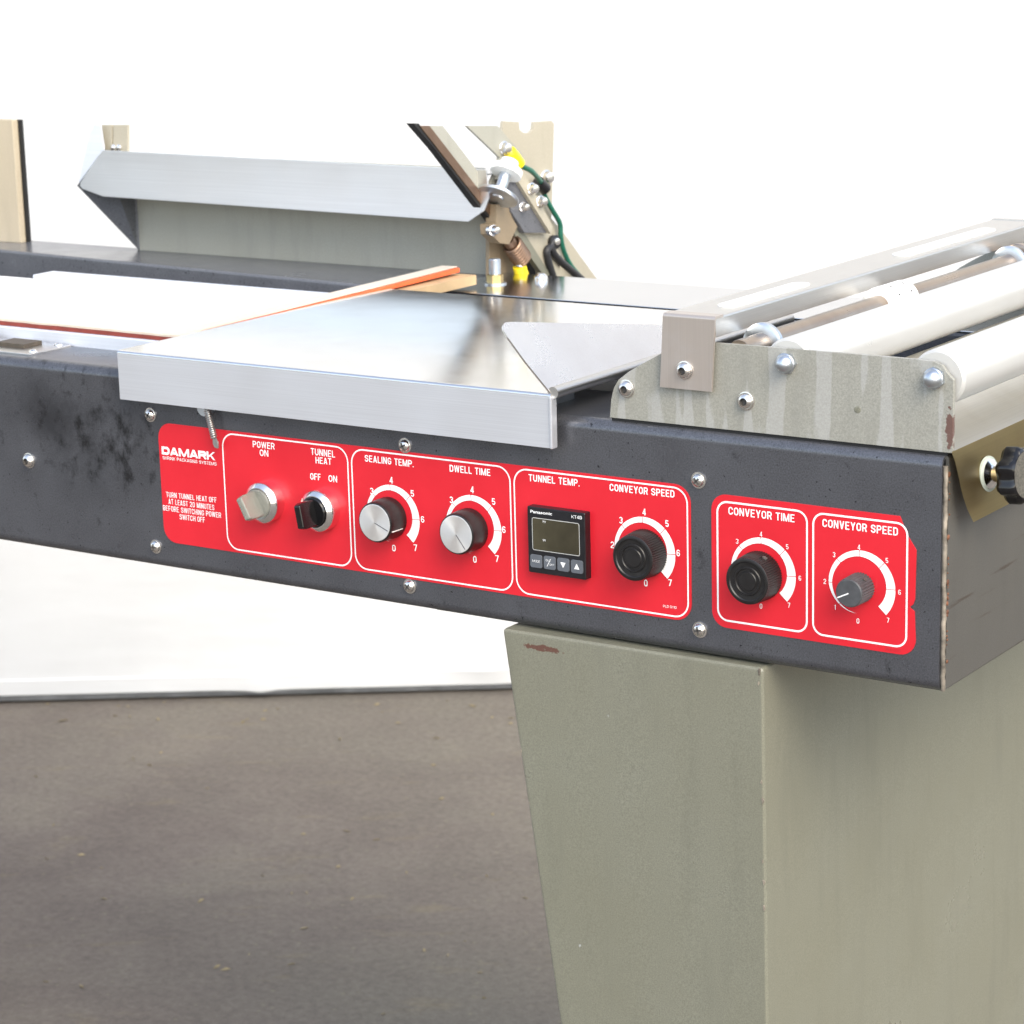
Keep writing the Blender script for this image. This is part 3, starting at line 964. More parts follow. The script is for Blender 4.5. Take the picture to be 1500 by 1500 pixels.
for s, l, r, h, bo, yy in (('Panasonic', (195, 243), (563, 288), 50, 0.035, yt), ('KT4B', (890, 335), (1065, 357), 55, 0.02, yt),
                           ('PV', (405, 410), (455, 416), 34, 0.02, ty - 0.0007), ('SV', (405, 722), (455, 728), 34, 0.02, ty - 0.0007),
                           ('MODE', (230, 1072), (360, 1092), 40, 0.0, ky), ('OUT', (455, 1062), (540, 1074), 34, 0.0, ky), ('OFF', (520, 1138), (598, 1148), 34, 0.0, ky)):
    text(s, c760(*l), c760(*r), h / 11.54, tc_, bold=bo, y=yy)

# --- conveyor side plates, rollers, shaft, guard bar ----------------------------
SY = 0.0035
def sp(px, py, y=SY):
    q = P('y', y, px, py)
    return q.x, q.z
outl = [sp(893, 606), sp(895, 585), sp(899, 568), sp(906, 556), sp(920, 545), sp(940, 533), sp(966, 519), sp(1000, 507), sp(1045, 502), sp(1100, 506), sp(1340, 526), sp(1366, 529), sp(1380, 535), sp(1386, 545), sp(1388, 556), sp(1389, 664)]
zb = H + 0.0014
outl[0] = (outl[0][0], zb); outl[-1] = (0.0028, zb)
outl[-2] = (0.0026, outl[-2][1])
bm = bmesh.new()
poly_prism(bm, [(x, SY, z) for x, z in outl], (0, 0.003, 0))
side = part(bm, 'side_plate', 'plate_paint', smooth=30, bevel=0.0005, seg=2, label='grey-green side plate streaked with dried pale runs')
bm = bmesh.new()
box(bm, outl[0][0] + 0.001, -0.001, SY + 0.0012, SY + 0.012, H - 0.0008, zb + 0.0012)
part(bm, 'gap_shade_strip', 'backing_black', parent=side)  # black strip stands in for the shadow in the gap below the plate
bm = bmesh.new()
poly_prism(bm, [(x, 0.541, z) for x, z in outl], (0, 0.003, 0))
side2 = part(bm, 'side_plate', 'panel_paint', smooth=30, bevel=0.0005, seg=2)
for px, py in ((916, 570), (1091, 588)):
    x, z = sp(px, py, SY - 0.002)
    again(bh0, 'socket_screw', (x, SY, z), side)
ac = None
for px, py in ((1149, 533), (1366, 555)):
    x, z = sp(px, py, SY - 0.004)
    if ac is None:
        ac = part(acorn(), 'acorn_nut', 'zinc', parent=side, smooth=35, at=(x, SY, z))
    else:
        again(ac, 'acorn_nut', (x, SY, z), side, (0, 0.4, 0))
x, z = sp(1256, 600)
bm = bmesh.new()
lathe(bm, [(0.0024, 0), (0.0022, 0.0002), (0.0012, 0.0003), (0, 0.0003)], (x, SY, z), (0, -1, 0), 20)
part(bm, 'plugged_hole', 'pedestal_paint', parent=side, smooth=40)

def roller(x, z, r, mat='roller_white'):
    bm = bmesh.new()
    lathe(bm, [(0, 0.004), (r * 0.5, 0.004), (r * 0.9, 0.0045), (r, 0.0065), (r, 0.530), (r * 0.9, 0.532), (0, 0.532)], (x, SY + 0.001, z), (0, 1, 0), 48)
    ro = part(bm, 'roller', mat, smooth=40)
    bm = bmesh.new()
    lathe(bm, [(0, 0.001), (0.004, 0.001), (0.004, 0.539), (0, 0.539)], (x, SY + 0.001, z), (0, 1, 0), 16)
    part(bm, 'axle', 'zinc', parent=ro, smooth=40)
x1_, z1_ = sp(1149, 533); x2_, z2_ = sp(1366, 555)
roller(x1_, z1_ - 0.0015, 0.0175)
roller(x2_ + 0.001, z2_ - 0.0005, 0.0182)
# shaft with collars
SXs, SZs = -0.150, 0.2090
bm = bmesh.new()
lathe(bm, [(0, 0.006), (0.0078, 0.006), (0.0080, 0.007), (0.0080, 0.535), (0, 0.535)], (SXs, 0, SZs), (0, 1, 0), 32)
shaft = part(bm, 'drive_shaft', 'shaft_steel', smooth=40)
def collar(y0, y1, r, mat, name):
    bm = bmesh.new()
    lathe(bm, [(0.008, y0), (r * 0.86, y0), (r, y0 + 0.0012), (r, y1 - 0.0012), (r * 0.86, y1), (0.008, y1)], (SXs, 0, SZs), (0, 1, 0), 40)
    return part(bm, name, mat, parent=shaft, smooth=40)
collar(0.036, 0.042, 0.0145, 'zinc', 'flange_collar')
collar(0.446, 0.452, 0.0145, 'zinc', 'flange_collar')
collar(0.464, 0.474, 0.0140, 'shaft_steel', 'flange_collar')
ny = P('x', SXs, 1305, 433).y
nc = collar(ny - 0.020, ny + 0.020, 0.0140, 'nylon_white', 'nylon_sleeve')
bm = bmesh.new()
for dy in (-0.010, 0.010):
    for a in (35, 70):
        a = math.radians(a)
        u = Vector((math.cos(a), 0, math.sin(a)))
        lathe(bm, [(0.0010, 0.0), (0.0010, 0.0004), (0, 0.0004)], Vector((SXs, ny + dy, SZs)) + u * 0.0139, u, 8)
part(bm, 'sleeve_holes', 'recess', parent=nc)

# guard bar: channel with end brackets
GX0, GX1, GZ = -0.2040, -0.1640, 0.2318
GY0, GY1 = -0.0012, 0.5475
bm = bmesh.new()
bent_sheet(bm, [(GX0, GZ - 0.0125), (GX0, GZ), (GX1, GZ), (GX1, GZ - 0.0135)], 0.0018, -0.0016, 'y', GY0 + 0.0012, GY1 - 0.0012)
bar = part(bm, 'guard_bar', 'bar_steel', smooth=40)
bm = bmesh.new()
bent_sheet(bm, [(GY0, 0.1822), (GY0, GZ + 0.0005), (0.010, GZ + 0.0005)], 0.0024, -0.0018, 'x', GX0, GX1 - 0.0006)
br_ = part(bm, 'end_bracket', 'bracket_steel', parent=bar, smooth=40, label='brownish steel end bracket bolted to the side plate')
for vv in br_.data.vertices:                               # the bracket leans a little, as bolted
    vv.co.x += (vv.co.z - 0.1995) * 0.06 - 0.0012
bm = bmesh.new()
bent_sheet(bm, [(GY1, 0.160), (GY1, GZ + 0.0005), (GY1 - 0.010, GZ + 0.0005)], 0.0024, 0.0018, 'x', GX0, GX1)
part(bm, 'end_bracket', 'bar_steel', parent=bar, smooth=40)
x, z = sp(1001, 543, GY0 - 0.002)
again(bh0, 'socket_screw', (x, GY0, z), bar)
for (pa, pb) in (((1037, 447), (1163, 413)), ((1300, 373), (1440, 334))):
    a = P('z', GZ + 0.0006, *pa); c = P('z', GZ + 0.0006, *pb)
    xm = (GX0 + GX1) / 2 + 0.004
    bm = bmesh.new()
    poly_prism(bm, [(px_, py_, GZ + 0.0001) for px_, py_ in rrect(xm - 0.007, xm + 0.007, a.y, c.y, 0.0066, 8)], (0, 0, 0.0007))
    part(bm, 'wear_strip', 'nylon_white', parent=bar)
# discharge chute and folded flap with clamping knob
bm = bmesh.new()
bent_sheet(bm, [(-0.104, 0.1840), (-0.040, 0.1770), (0.0028, 0.1575), (0.0029, 0.1555)], 0.0015, -0.0014, 'y', 0.0075, 0.540)
chute = part(bm, 'discharge_chute', 'chute_steel', smooth=40)
bm = bmesh.new()
def fl(px, py, x):
    q = P('x', x, px, py)
    return (x, q.y, q.z)
edge = [(0.0036, 1394, 662), (0.0050, 1399, 676), (0.0064, 1404, 697), (0.0075, 1407, 712), (0.0088, 1411, 728), (0.0105, 1417, 746), (0.0125, 1426, 765)]
rows = []
for x, px, py in edge:
    q = P('x', x, px, py)
    rows.append([(x, q.y + (0.540 - q.y) * t, q.z) for t in (0, 0.02, 0.05, 0.1, 0.2, 0.4, 0.7, 1)])
grid = [[bm.verts.new(p) for p in rw] for rw in rows]
for i in range(len(grid) - 1):
    for j in range(len(grid[0]) - 1):
        bm.faces.new((grid[i][j], grid[i][j + 1], grid[i + 1][j + 1], grid[i + 1][j]))
bmesh.ops.solidify(bm, geom=bm.faces[:], thickness=0.0014)
flap = part(bm, 'chute_flap', 'olive_steel', parent=chute, smooth=35, label='brassy folded flap with a ragged front edge')
kc = P('x', 0.008, 1447, 694)
ax = Vector((1.0, -0.10, 0.10)).normalized()
bm = bmesh.new()
lathe(bm, [(0.0055, 0), (0.0115, 0.0), (0.0115, 0.0013), (0.0055, 0.0013)], kc, ax, 32)
part(bm, 'gasket_washer', 'gasket_green', parent=chute, smooth=40)
bm = bmesh.new()
lathe(bm, [(0.0045, 0.0012), (0.0095, 0.0013), (0.0095, 0.0025), (0.0062, 0.0038), (0.0050, 0.0050), (0.0050, 0.017), (0, 0.017)], kc, ax, 28)
part(bm, 'clamp_stud', 'chrome', parent=chute, smooth=40)
bm = bmesh.new()
r = 0.0190
lathe(bm, [(0, 0.0135), (r * 0.55, 0.0135), (r * 0.9, 0.0145), (r * 1.0, 0.017), (r * 1.0, 0.0245), (r * 0.93, 0.027), (r * 0.82, 0.0278), (r * 0.78, 0.0272)], kc, ax, 84, flute=7, fd=r * 0.16, rng={2, 3, 4, 5})
lathe(bm, [(r * 0.78, 0.0272), (r * 0.76, 0.0274), (0, 0.0276)], kc, ax, 84, 1)
part(bm, 'clamp_knob', ['gloss_black', 'knob_face'], parent=chute, smooth=30)

# --- pedestal -------------------------------------------------------------------
pf = -0.004
tl_ = P('y', pf, 741, 929); tr_ = P('y', pf, 1116.5, 985); br0 = P('y', pf, 1121, 1311); bl0 = P('y', pf, 797, 1311)
def down(a, c, z):
    t = (z - a.z) / (c.z - a.z)
    return a.x + (c.x - a.x) * t
zt = -0.0015
zf = -FLOOR + 0.012
xL0, xR0 = down(tl_, bl0, zt), down(tr_, br0, zt)
xL1, xR1 = down(tl_, bl0, zf), down(tr_, br0, zf)
bm = bmesh.new()
tops = [(xL0, pf - 0.004, zt), (xR0, pf + 0.001, zt), (xR0, 0.50, zt), (xL0, 0.50, zt)]
bots = [(xL1, pf - 0.004, zf), (xR1, pf + 0.001, zf), (xR1, 0.50, zf), (xL1, 0.50, zf)]
tv = [bm.verts.new(p) for p in tops]; bv = [bm.verts.new(p) for p in bots]
bm.faces.new(tv); bm.faces.new(bv[::-1])
for i in range(4):
    bm.faces.new((tv[i], bv[i], bv[(i + 1) % 4], tv[(i + 1) % 4]))
ped = part(bm, 'pedestal', 'pedestal_paint', smooth=30, bevel=0.0035, seg=3, label='tapered grey-green sheet metal pedestal with chipped edges')
# chips of bare metal along the pedestal edges
bm = bmesh.new()
rnd = random.Random(21)
for (px, py, s) in ((1112, 984, 1.8), (1111, 1001, 1.3), (1115, 1145, 1.2), (1117, 1172, 2.0), (1117, 1262, 1.2), (1119, 1292, 1.8), (743, 948, 1.1), (745, 961, 1.3), (764, 1100, 1.1), (776, 1176, 1.0), (790, 1262, 1.4), (793, 1285, 1.2), (1119, 1330, 1.3), (808, 1390, 1.3)):
    q = P('y', pf - 0.0035 if px < 900 else pf + 0.0008, px, py)
    pts = []
    for k in range(7):
        a = 6.283 * k / 7
        rr = 0.0009 * s * rnd.uniform(0.5, 1.3)
        pts.append((q.x + rr * math.cos(a) * 0.7, q.y - 0.0002, q.z + rr * math.sin(a) * 1.5))
    poly_prism(bm, pts, (0, 0.0008, 0))
o = part(bm, 'paint_chips', 'weld', parent=ped)
o['kind'] = 'stuff'
bm = bmesh.new()
box(bm, xL1 - 0.03, xR1 + 0.03, -0.03, 0.53, zf - 0.012, zf + 0.001)
part(bm, 'foot_plate', 'dark_paint', parent=ped, bevel=0.002)
# second pedestal carrying the far left of the frame (outside the picture)
bm = bmesh.new()
box(bm, -2.10, -1.92, 0.05, 0.45, -FLOOR, 0.0005)
part(bm, 'pedestal', 'pedestal_paint', bevel=0.0035, smooth=30)

# --- sealing bed ------------------------------------------------------------------
bm = bmesh.new()
bent_sheet(bm, [(0.062, 0.150), (0.062, 0.1665), (0.094, 0.1665), (0.094, 0.150)], 0.0015, -0.0015, 'x', -1.45, -0.686)
part(bm, 'seal_channel', 'aluminium', smooth=40)
bm = bmesh.new()
for i in range(2):
    pass
box(bm, -1.45, -0.688, 0.0945, 0.300, 0.150, 0.1625)
part(bm, 'film_bed', 'bed_white', bevel=0.001)
bm = bmesh.new()
bent_sheet(bm, [(0.302, 0.150), (0.302, 0.1655), (0.33, 0.1655), (0.345, 0.150)], 0.0015, -0.0015, 'x', -1.078, -0.705)
part(bm, 'rear_channel', 'aluminium', smooth=40)
bm = bmesh.new()
box(bm, -1.45, -0.70, 0.346, 0.434, 0.113, 0.118)
part(bm, 'inner_floor', 'backing_black')
# front seal pad, slightly wavy, maroon edge below a white tape top
def pad(path, w, t, mat_side, mat_top, name):
    """path: list of (point, width-vector); builds a strip with body and tape"""
    bm = bmesh.new()
    secs = []
    for p, wv, th in path:
        p, wv = Vector(p), Vector(wv)
        secs.append([bm.verts.new(q) for q in (p, p + wv, p + wv + Vector((0, 0, th)), p + Vector((0, 0, th)))])
    for a, c in zip(secs, secs[1:]):
        for k in range(4):
            bm.faces.new((a[k], a[(k + 1) % 4], c[(k + 1) % 4], c[k]))
    bm.faces.new(secs[0][::-1]); bm.faces.new(secs[-1])
    return part(bm, name, mat_side, smooth=30)
rnd = random.Random(31)
n = 40
p1 = []; p2 = []
for i in range(n + 1):
    x = -1.45 + (1.45 - 0.686) * i / n
    wv = rnd.uniform(-.0004, .0004)
    p1.append(((x, 0.0640, 0.1668), (0, 0.020, 0), 0.0030 + wv * 0.5))
    p2.append(((x, 0.0650 + rnd.uniform(-.0008, .0008), 0.1700 + wv * 0.5), (0, 0.026, 0), 0.0016))
fp = pad(p1, 0, 0, 'maroon_silicone', None, 'seal_pad')
fp['label'] = 'maroon silicone front seal pad under white tape'
pad(p2, 0, 0, 'teflon', None, 'tape')
# side pad lifting at its far end
q1 = []; q2 = []; q3 = []
for i in range(n + 1):
    t = i / n
    y = 0.066 + (0.447 - 0.066) * t
    lift = 0.0006 + 0.0022 * t * t
    jit = rnd.uniform(-.0003, .0003)
    q1.append(((-0.6998 , y, 0.1690 + lift), (0.0165, 0, 0), 0.0013 + 0.0026 * t))
    q2.append(((-0.7060 + 0.003 * t, y, 0.1690 + lift + 0.0014 + 0.0026 * t), (0.0190 + jit - 0.002 * t, 0, 0.0004), 0.0007 + 0.0008 * math.sin(t * 3.0)))
for yy_ in (0.30, 0.38, 0.42, 0.4555):
    q3.append(((-0.7010, yy_, 0.1600), (0.0300, 0, 0), 0.0088))
sp1 = pad(q1, 0, 0, 'orange_silicone', None, 'seal_pad')
sp1['label'] = 'bright orange silicone side seal pad lifting at its end'
pad(q2, 0, 0, 'teflon', None, 'tape')
pad(q3, 0, 0, 'wood', None, 'wood_strip')
# small cover plate with magnet pads on the front channel top
bm = bmesh.new()
box(bm, -1.30, -0.800, 0.012, 0.0600, H - 0.0003, H + 0.0014)
cov = part(bm, 'cover_plate', 'bar_steel', bevel=0.0004)
for (xx, yy) in ((-0.838, 0.038), (-0.893, 0.044)):
    bm = bmesh.new()
    box(bm, xx - 0.0155, xx + 0.0155, yy - 0.009, yy + 0.012, H + 0.0012, H + 0.0050)
    part(bm, 'magnet_pad', 'pad_brown', parent=cov, bevel=0.0006)
for (xx, yy) in ((-0.8055, 0.022), (-0.8085, 0.054)):
    bm = bmesh.new()
    lathe(bm, [(0.0036, 0), (0.0034, 0.001), (0.002, 0.002), (0, 0.0022)], (xx, yy, H + 0.0013), (0, 0, 1), 16)
    part(bm, 'rivet', 'screw_steel', parent=cov, smooth=40)

# --- rear panel, steel face, gusset, post ------------------------------------------
PY = 0.540
a = P('y', PY, 207, 364); c = P('y', PY, 714, 404)
bm = bmesh.new()
box(bm, a.x - 0.006, c.x, PY, PY + 0.002, H - 0.0005, 0.256)
panel = part(bm, 'rear_panel', 'panel_paint', bevel=0.0004)
FY = 0.490
def fp_(px, py, y=FY):
    q = P('y', y, px, py)
    return (q.x, y, q.z)
bm = bmesh.new()
outl = [fp_(150, 220), fp_(124, 258), fp_(118, 268), fp_(117, 273), fp_(121, 277), fp_(151, 288), fp_(686, 325), fp_(709, 309), fp_(716, 290), fp_(712, 249)]
poly_prism(bm, outl, (0, 0.0018, 0))
face = part(bm, 'steel_face', 'face_steel', smooth=30, bevel=0.0005, seg=2)
bm = bmesh.new()                                             # roof between face and rear panel
zt_ = 0.2560
poly_prism(bm, [(fp_(152, 222)[0], FY + 0.0015, zt_), (fp_(700, 249)[0], FY + 0.0015, zt_ - 0.001), (fp_(700, 249)[0], PY + 0.002, zt_ - 0.001), (fp_(152, 222)[0], PY + 0.002, zt_)], (0, 0, -0.0015))
part(bm, 'top_flange', 'face_steel', parent=face)
bm = bmesh.new()                                             # left gusset: from the tip of the face back down to the rail
g0 = Vector(fp_(115, 272)); g1 = P('y', PY, 205, 364); g1.z = H
g2 = Vector((g1.x, PY, 0.2565)); g3 = Vector(fp_(150, 221)); g3.y += 0.002
poly_prism(bm, [g0, g1, g2, g3], (-0.0016, -0.0006, 0))
part(bm, 'gusset', 'rail_paint', parent=face)
bm = bmesh.new()                                             # pale hinge plate above the tip
y_ = FY + 0.004
hp = [fp_(115, 268, y_), fp_(152, 268, y_), fp_(152, 215, y_), fp_(147, 183, y_), fp_(138, 183, y_), fp_(131, 196, y_), fp_(117, 256, y_)]
poly_prism(bm, hp, (0, 0.0016, 0))
part(bm, 'hinge_plate', 'aluminium', parent=face)
bm = bmesh.new()
y_ = FY + 0.012
poly_prism(bm, [fp_(143, 183, y_), fp_(164, 183, y_), fp_(164, 235, y_), fp_(143, 235, y_)], (0, 0.003, 0))
poly_prism(bm, [fp_(166, 183, y_), fp_(187, 183, y_), fp_(187, 235, y_), fp_(166, 235, y_)], (0, 0.003, 0))
poly_prism(bm, [fp_(163, 184, y_ + 0.0015), fp_(167, 184, y_ + 0.0015), fp_(167, 235, y_ + 0.0015), fp_(163, 235, y_ + 0.0015)], (0, 0.0012, 0))
strut = part(bm, 'strut', 'tan_paint', parent=face, bevel=0.0004)
for px in (167, 175):
    q = fp_(px, 216, y_)
    bm = bmesh.new()
    lathe(bm, [(0.0036, 0), (0.0034, 0.0015), (0.0018, 0.0026), (0, 0.0028)], q, (0, -1, 0), 14)
    part(bm, 'screw', 'screw_steel', parent=face, smooth=40)
bm = bmesh.new()
a = P('y', 0.532, 30, 354)
t1 = P('y', 0.532, 28, 176)
box(bm, a.x - 0.16, a.x, 0.532, 0.5405, H - 0.0005, t1.z)
part(bm, 'post', 'post_tan', bevel=0.0006, label='tan upright post at the far end of the rail')
bm = bmesh.new()
box(bm, a.x - 0.01, a.x + 0.0045, 0.5408, 0.5440, H - 0.0005, t1.z - 0.0005)
part(bm, 'post_dark_strip', 'backing_black')  # black strip drawn as the dark right side of the post

# --- sealing arm and hinge bracket ---------------------------------------------------
def c580(cx, cy):
    return 580 + cx / 4.6875, 180 + cy / 4.6875
def arm_plate(pts, x, t, name, mat, parent=None, bevel=0.0004, label=None):
    bm = bmesh.new()
    poly_prism(bm, [P('x', x, *c580(*p)) for p in pts], (-t, 0, 0))
    return part(bm, name, mat, parent=parent, bevel=bevel, smooth=30, label=label)
XA = -0.690
back = arm_plate([(735, -12), (845, -6), (850, 45), (870, 65), (895, 72), (920, 65), (940, 45), (945, -6), (1070, -14), (1087, 6), (1072, 560), (1068, 655), (1142, 742), (1400, 1098), (1330, 1170), (640, 1180), (640, 640), (700, 300)], XA - 0.024, 0.003, 'hinge_plate', 'tan_paint')
arm = arm_plate([(228, 20), (322, 20), (470, 210), (612, 400), (640, 430), (700, 300), (715, 240), (690, 215), (486, 20), (700, 20), (790, 125), (865, 205), (876, 240), (860, 262), (800, 330), (905, 470), (900, 560), (800, 600), (700, 690), (640, 640), (560, 520)], XA, 0.003, 'sealing_arm', 'panel_paint')
arm_plate([(118, 4), (158, 4), (690, 655), (668, 690), (640, 650), (560, 560), (270, 180)], XA + 0.002, 0.008, 'knife_edge', 'backing_black', parent=arm)
arm_plate([(165, 20), (232, 20), (690, 612), (690, 655), (672, 664), (610, 590)], XA + 0.003, 0.004, 'insulator', 'rust_steel', parent=arm)
arm_plate([(690, 560), (785, 560), (795, 640), (835, 712), (778, 835), (716, 826), (655, 768), (648, 700), (690, 690)], XA + 0.010, 0.012, 'jaw_clamp', 'clamp_tan', parent=arm)
# bracket block: dark grey inner face and pale outer face
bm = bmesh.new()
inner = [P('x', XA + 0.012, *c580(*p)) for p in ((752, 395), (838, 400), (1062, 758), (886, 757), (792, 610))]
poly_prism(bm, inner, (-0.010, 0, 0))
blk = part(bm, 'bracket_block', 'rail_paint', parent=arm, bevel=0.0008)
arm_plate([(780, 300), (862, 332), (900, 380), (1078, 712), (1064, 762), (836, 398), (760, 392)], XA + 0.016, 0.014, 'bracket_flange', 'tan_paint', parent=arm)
arm_plate([(884, 758), (1064, 762), (1130, 900), (1120, 1100), (1010, 1100), (960, 880)], XA + 0.004, 0.006, 'gusset_plate', 'tan_paint')
arm_plate([(820, 700), (884, 758), (1105, 1110), (1060, 1110), (815, 770)], XA + 0.006, 0.006, 'gusset_edge', 'pedestal_paint')
arm_plate([(790, 760), (880, 830), (1060, 1110), (830, 1110)], XA - 0.018, 0.004, 'hinge_void_shade', 'backing_black')  # shade of the void behind the hinge, painted as a black plate
arm_plate([(640, 640), (720, 640), (840, 800), (830, 1110), (640, 1110)], XA - 0.012, 0.004, 'inner_cheek', 'clamp_tan')
def disc_at(cx, cy, x, r, axis, prof, name, mat, parent=arm, n=28):
    bm = bmesh.new()
    lathe(bm, [(r * a_, h) for a_, h in prof], P('x', x, *c580(cx, cy)), axis, n)
    return part(bm, name, mat, parent=parent, smooth=40)
up = (P('x', XA, *c580(760, 330)) - P('x', XA, *c580(695, 515))).normalized()
disc_at(697, 512, XA + 0.016, 0.0200, up, [(0, -0.001), (0.25, -0.001), (0.3, 0.0), (0.96, 0.0), (1, 0.001), (1, 0.0025), (0.9, 0.0035), (0, 0.004)], 'adjuster_foot', 'zinc')
disc_at(697, 512, XA + 0.016, 0.0055, up, [(1, 0.003), (1, 0.036), (0, 0.036)], 'adjuster_stud', 'zinc')
disc_at(752, 352, XA + 0.016, 0.0150, up, [(0, 0), (1, 0.0), (1, 0.006), (0.6, 0.0075), (0.55, 0.014), (0, 0.0145)], 'adjuster_nut', 'nylon_white')
def bolt(cx, cy, x, r, name='bolt', parent=arm, mat='screw_steel'):
    return disc_at(cx, cy, x, r, (1, -0.25, 0.05), [(1.15, -0.004), (1.15, 0.001), (0.95, 0.0015), (0.92, 0.005), (0.7, 0.007), (0, 0.0075)], name, mat, parent)
bolt(742, 172, XA + 0.001, 0.0055)
bolt(1030, 375, XA - 0.022, 0.0065, parent=back)
bolt(930, 452, XA + 0.017, 0.0050)
bolt(992, 540, XA + 0.017, 0.0050)
bolt(665, 738, XA + 0.011, 0.0045)
bolt(1078, 815, XA + 0.005, 0.0048, parent=back)
bolt(870, 578, XA + 0.014, 0.004)
# spring and ring terminals
def coil(bm, a, c, R, r, turns, n=14):
    a, c = Vector(a), Vector(c)
    u, v_, w_ = basis(c - a)
    Lq = (c - a).length
    path = []
    for i in range(int(turns * n) + 1):
        q = 2 * math.pi * i / n
        path.append(a + w_ * (Lq * i / (turns * n)) + (u * math.cos(q) + v_ * math.sin(q)) * R)
    tube(bm, path, r, 6)
bm = bmesh.new()
coil(bm, P('x', XA + 0.004, *c580(795, 830)), P('x', XA + 0.004, *c580(868, 935)), 0.0082, 0.0019, 7)
part(bm, 'return_spring', 'rust_steel', parent=arm, smooth=60)
bm = bmesh.new()
tube(bm, [P('x', XA + 0.004, *c580(*q)) for q in ((770, 800), (850, 915), (868, 945))], 0.0060, 14)
part(bm, 'spring_core', 'rust_steel', parent=arm, smooth=40)
bm = bmesh.new()
tube(bm, [P('x', XA + 0.004, *c580(*q)) for q in ((866, 940), (852, 975), (850, 990))], 0.0046, 12)
part(bm, 'spring_eye', 'zinc', parent=arm, smooth=40)
bm = bmesh.new()
tube(bm, [P('x', XA + 0.004, *c580(*q)) for q in ((848, 985), (858, 1025), (880, 1075), (890, 1110))], 0.0066, 14)
part(bm, 'wire_terminal', 'yellow_vinyl', smooth=50)
bm = bmesh.new()
tube(bm, [P('x', XA + 0.005, *c580(*q)) for q in ((783, 200), (815, 240), (845, 285))], 0.0062, 14)
part(bm, 'wire_terminal', 'yellow_vinyl', smooth=50)
bm = bmesh.new()
tube(bm, [P('x', XA + 0.004, *c580(*q)) for q in ((750, 178), (770, 195), (790, 210))], 0.0038, 12)
part(bm, 'terminal_ring', 'zinc', smooth=50)
gp = [(838, 275, 5), (870, 300, 6), (930, 330, 4), (980, 385, -6), (1005, 430, -16), (1022, 500, -18), (1075, 600, -18), (1125, 690, -18), (1132, 780, -18), (1150, 870, -18), (1195, 970, -18), (1260, 1050, -18), (1320, 1110, -20)]
bm = bmesh.new()
tube(bm, smooth_path([P('x', XA + d / 1000, *c580(cx, cy)) for cx, cy, d in gp]), 0.0025, 10)
part(bm, 'ground_wire', 'green_wire', smooth=60, label='green earth wire looping down the hinge plate')
bm = bmesh.new()
tube(bm, smooth_path([P('x', XA - 0.014, *c580(*q)) for q in ((975, 405), (1000, 428), (1025, 455))]), 0.0062, 10)
part(bm, 'cable_clip', 'black_plastic', smooth=60)
for pts in (((1080, 800), (1062, 850), (1035, 880), (1050, 960), (1080, 1060), (1090, 1110)), ((1075, 850), (1080, 890), (1130, 950), (1200, 1010), (1270, 1070), (1310, 1110))):
    bm = bmesh.new()
    tube(bm, smooth_path([P('x', XA + 0.007, *c580(*q)) for q in pts]), 0.0036, 10)
    part(bm, 'black_lead', 'black_cable', smooth=60)
disc_at(1078, 818, XA + 0.006, 0.0068, (1, -0.25, 0.05), [(0, 0), (1, 0), (1, 0.004), (0.5, 0.0045), (0, 0.0045)], 'lead_terminal', 'black_plastic', None)
# studs on the rail
s0 = P('z', H, 725.5, 418); s1 = P('z', H, 792.5, 413)
bm = bmesh.new()
lathe(bm, [(0.0105, 0), (0.0105, 0.0015), (0.0070, 0.0018)], (s0.x, s0.y, H + 0.0012), (0, 0, 1), 24)
lathe(bm, [(0.0078, 0.0015), (0.0078, 0.0088), (0.0055, 0.0098)], (s0.x, s0.y, H + 0.0012), (0, 0, 1), 6, 1)
lathe(bm, [(0.0056, 0.005), (0.0056, 0.0225), (0.0048, 0.0235), (0, 0.0235)], (s0.x, s0.y, H + 0.0012), (0, 0, 1), 20)
part(bm, 'stud', ['zinc', 'brass'], smooth=35)
bm = bmesh.new()
lathe(bm, [(0.0065, 0), (0.0065, 0.003), (0.0060, 0.0045), (0.0035, 0.0070), (0, 0.0074)], (s1.x, s1.y, H + 0.0012), (0, 0, 1), 24)
part(bm, 'stud', 'screw_steel', smooth=35)

# ------------------------------------------------------------------ the tray (hooked over the front, lifts off)
TB = Vector((-0.485, 0.16, 0.172))
tray = bpy.data.objects.new('steel_tray', None)
COL.objects.link(tray)
tray.location = TB + Vector((0, 0, FLOOR))
tray['label'] = 'bent stainless steel tray resting over the front edge above the red label'
tray['category'] = 'tray'
def tpart(bm, name, mats, smooth=0, bevel=0, seg=2, label=None, parent=None):
    o = finish(bm, name, mats, parent or tray, -TB if parent is None else (0, 0, 0), smooth, bevel, seg)
    if label:
        o['label'] = label
    return o
TX0, TX1, TZ = -0.6825, -0.2866, 0.1725
bm = bmesh.new()
bent_sheet(bm, [(-0.012, 0.1345), (-0.012, TZ), (0.335, TZ), (0.335, TZ - 0.012)], 0.0022, -0.0014, 'x', TX0, TX1)
pan = tpart(bm, 'pan', ['tray_steel', 'lip_steel'], smooth=40)
for f_ in pan.data.polygons:
    if f_.center.y < 0 and f_.center.z < TZ - 0.003 and abs(f_.normal.x) < 0.5:
        f_.material_index = 1
b0 = P('y', -0.010, 738, 475)
A0 = Vector((TX1, -0.0105, TZ)); A1 = Vector((TX1, 0.335, TZ))
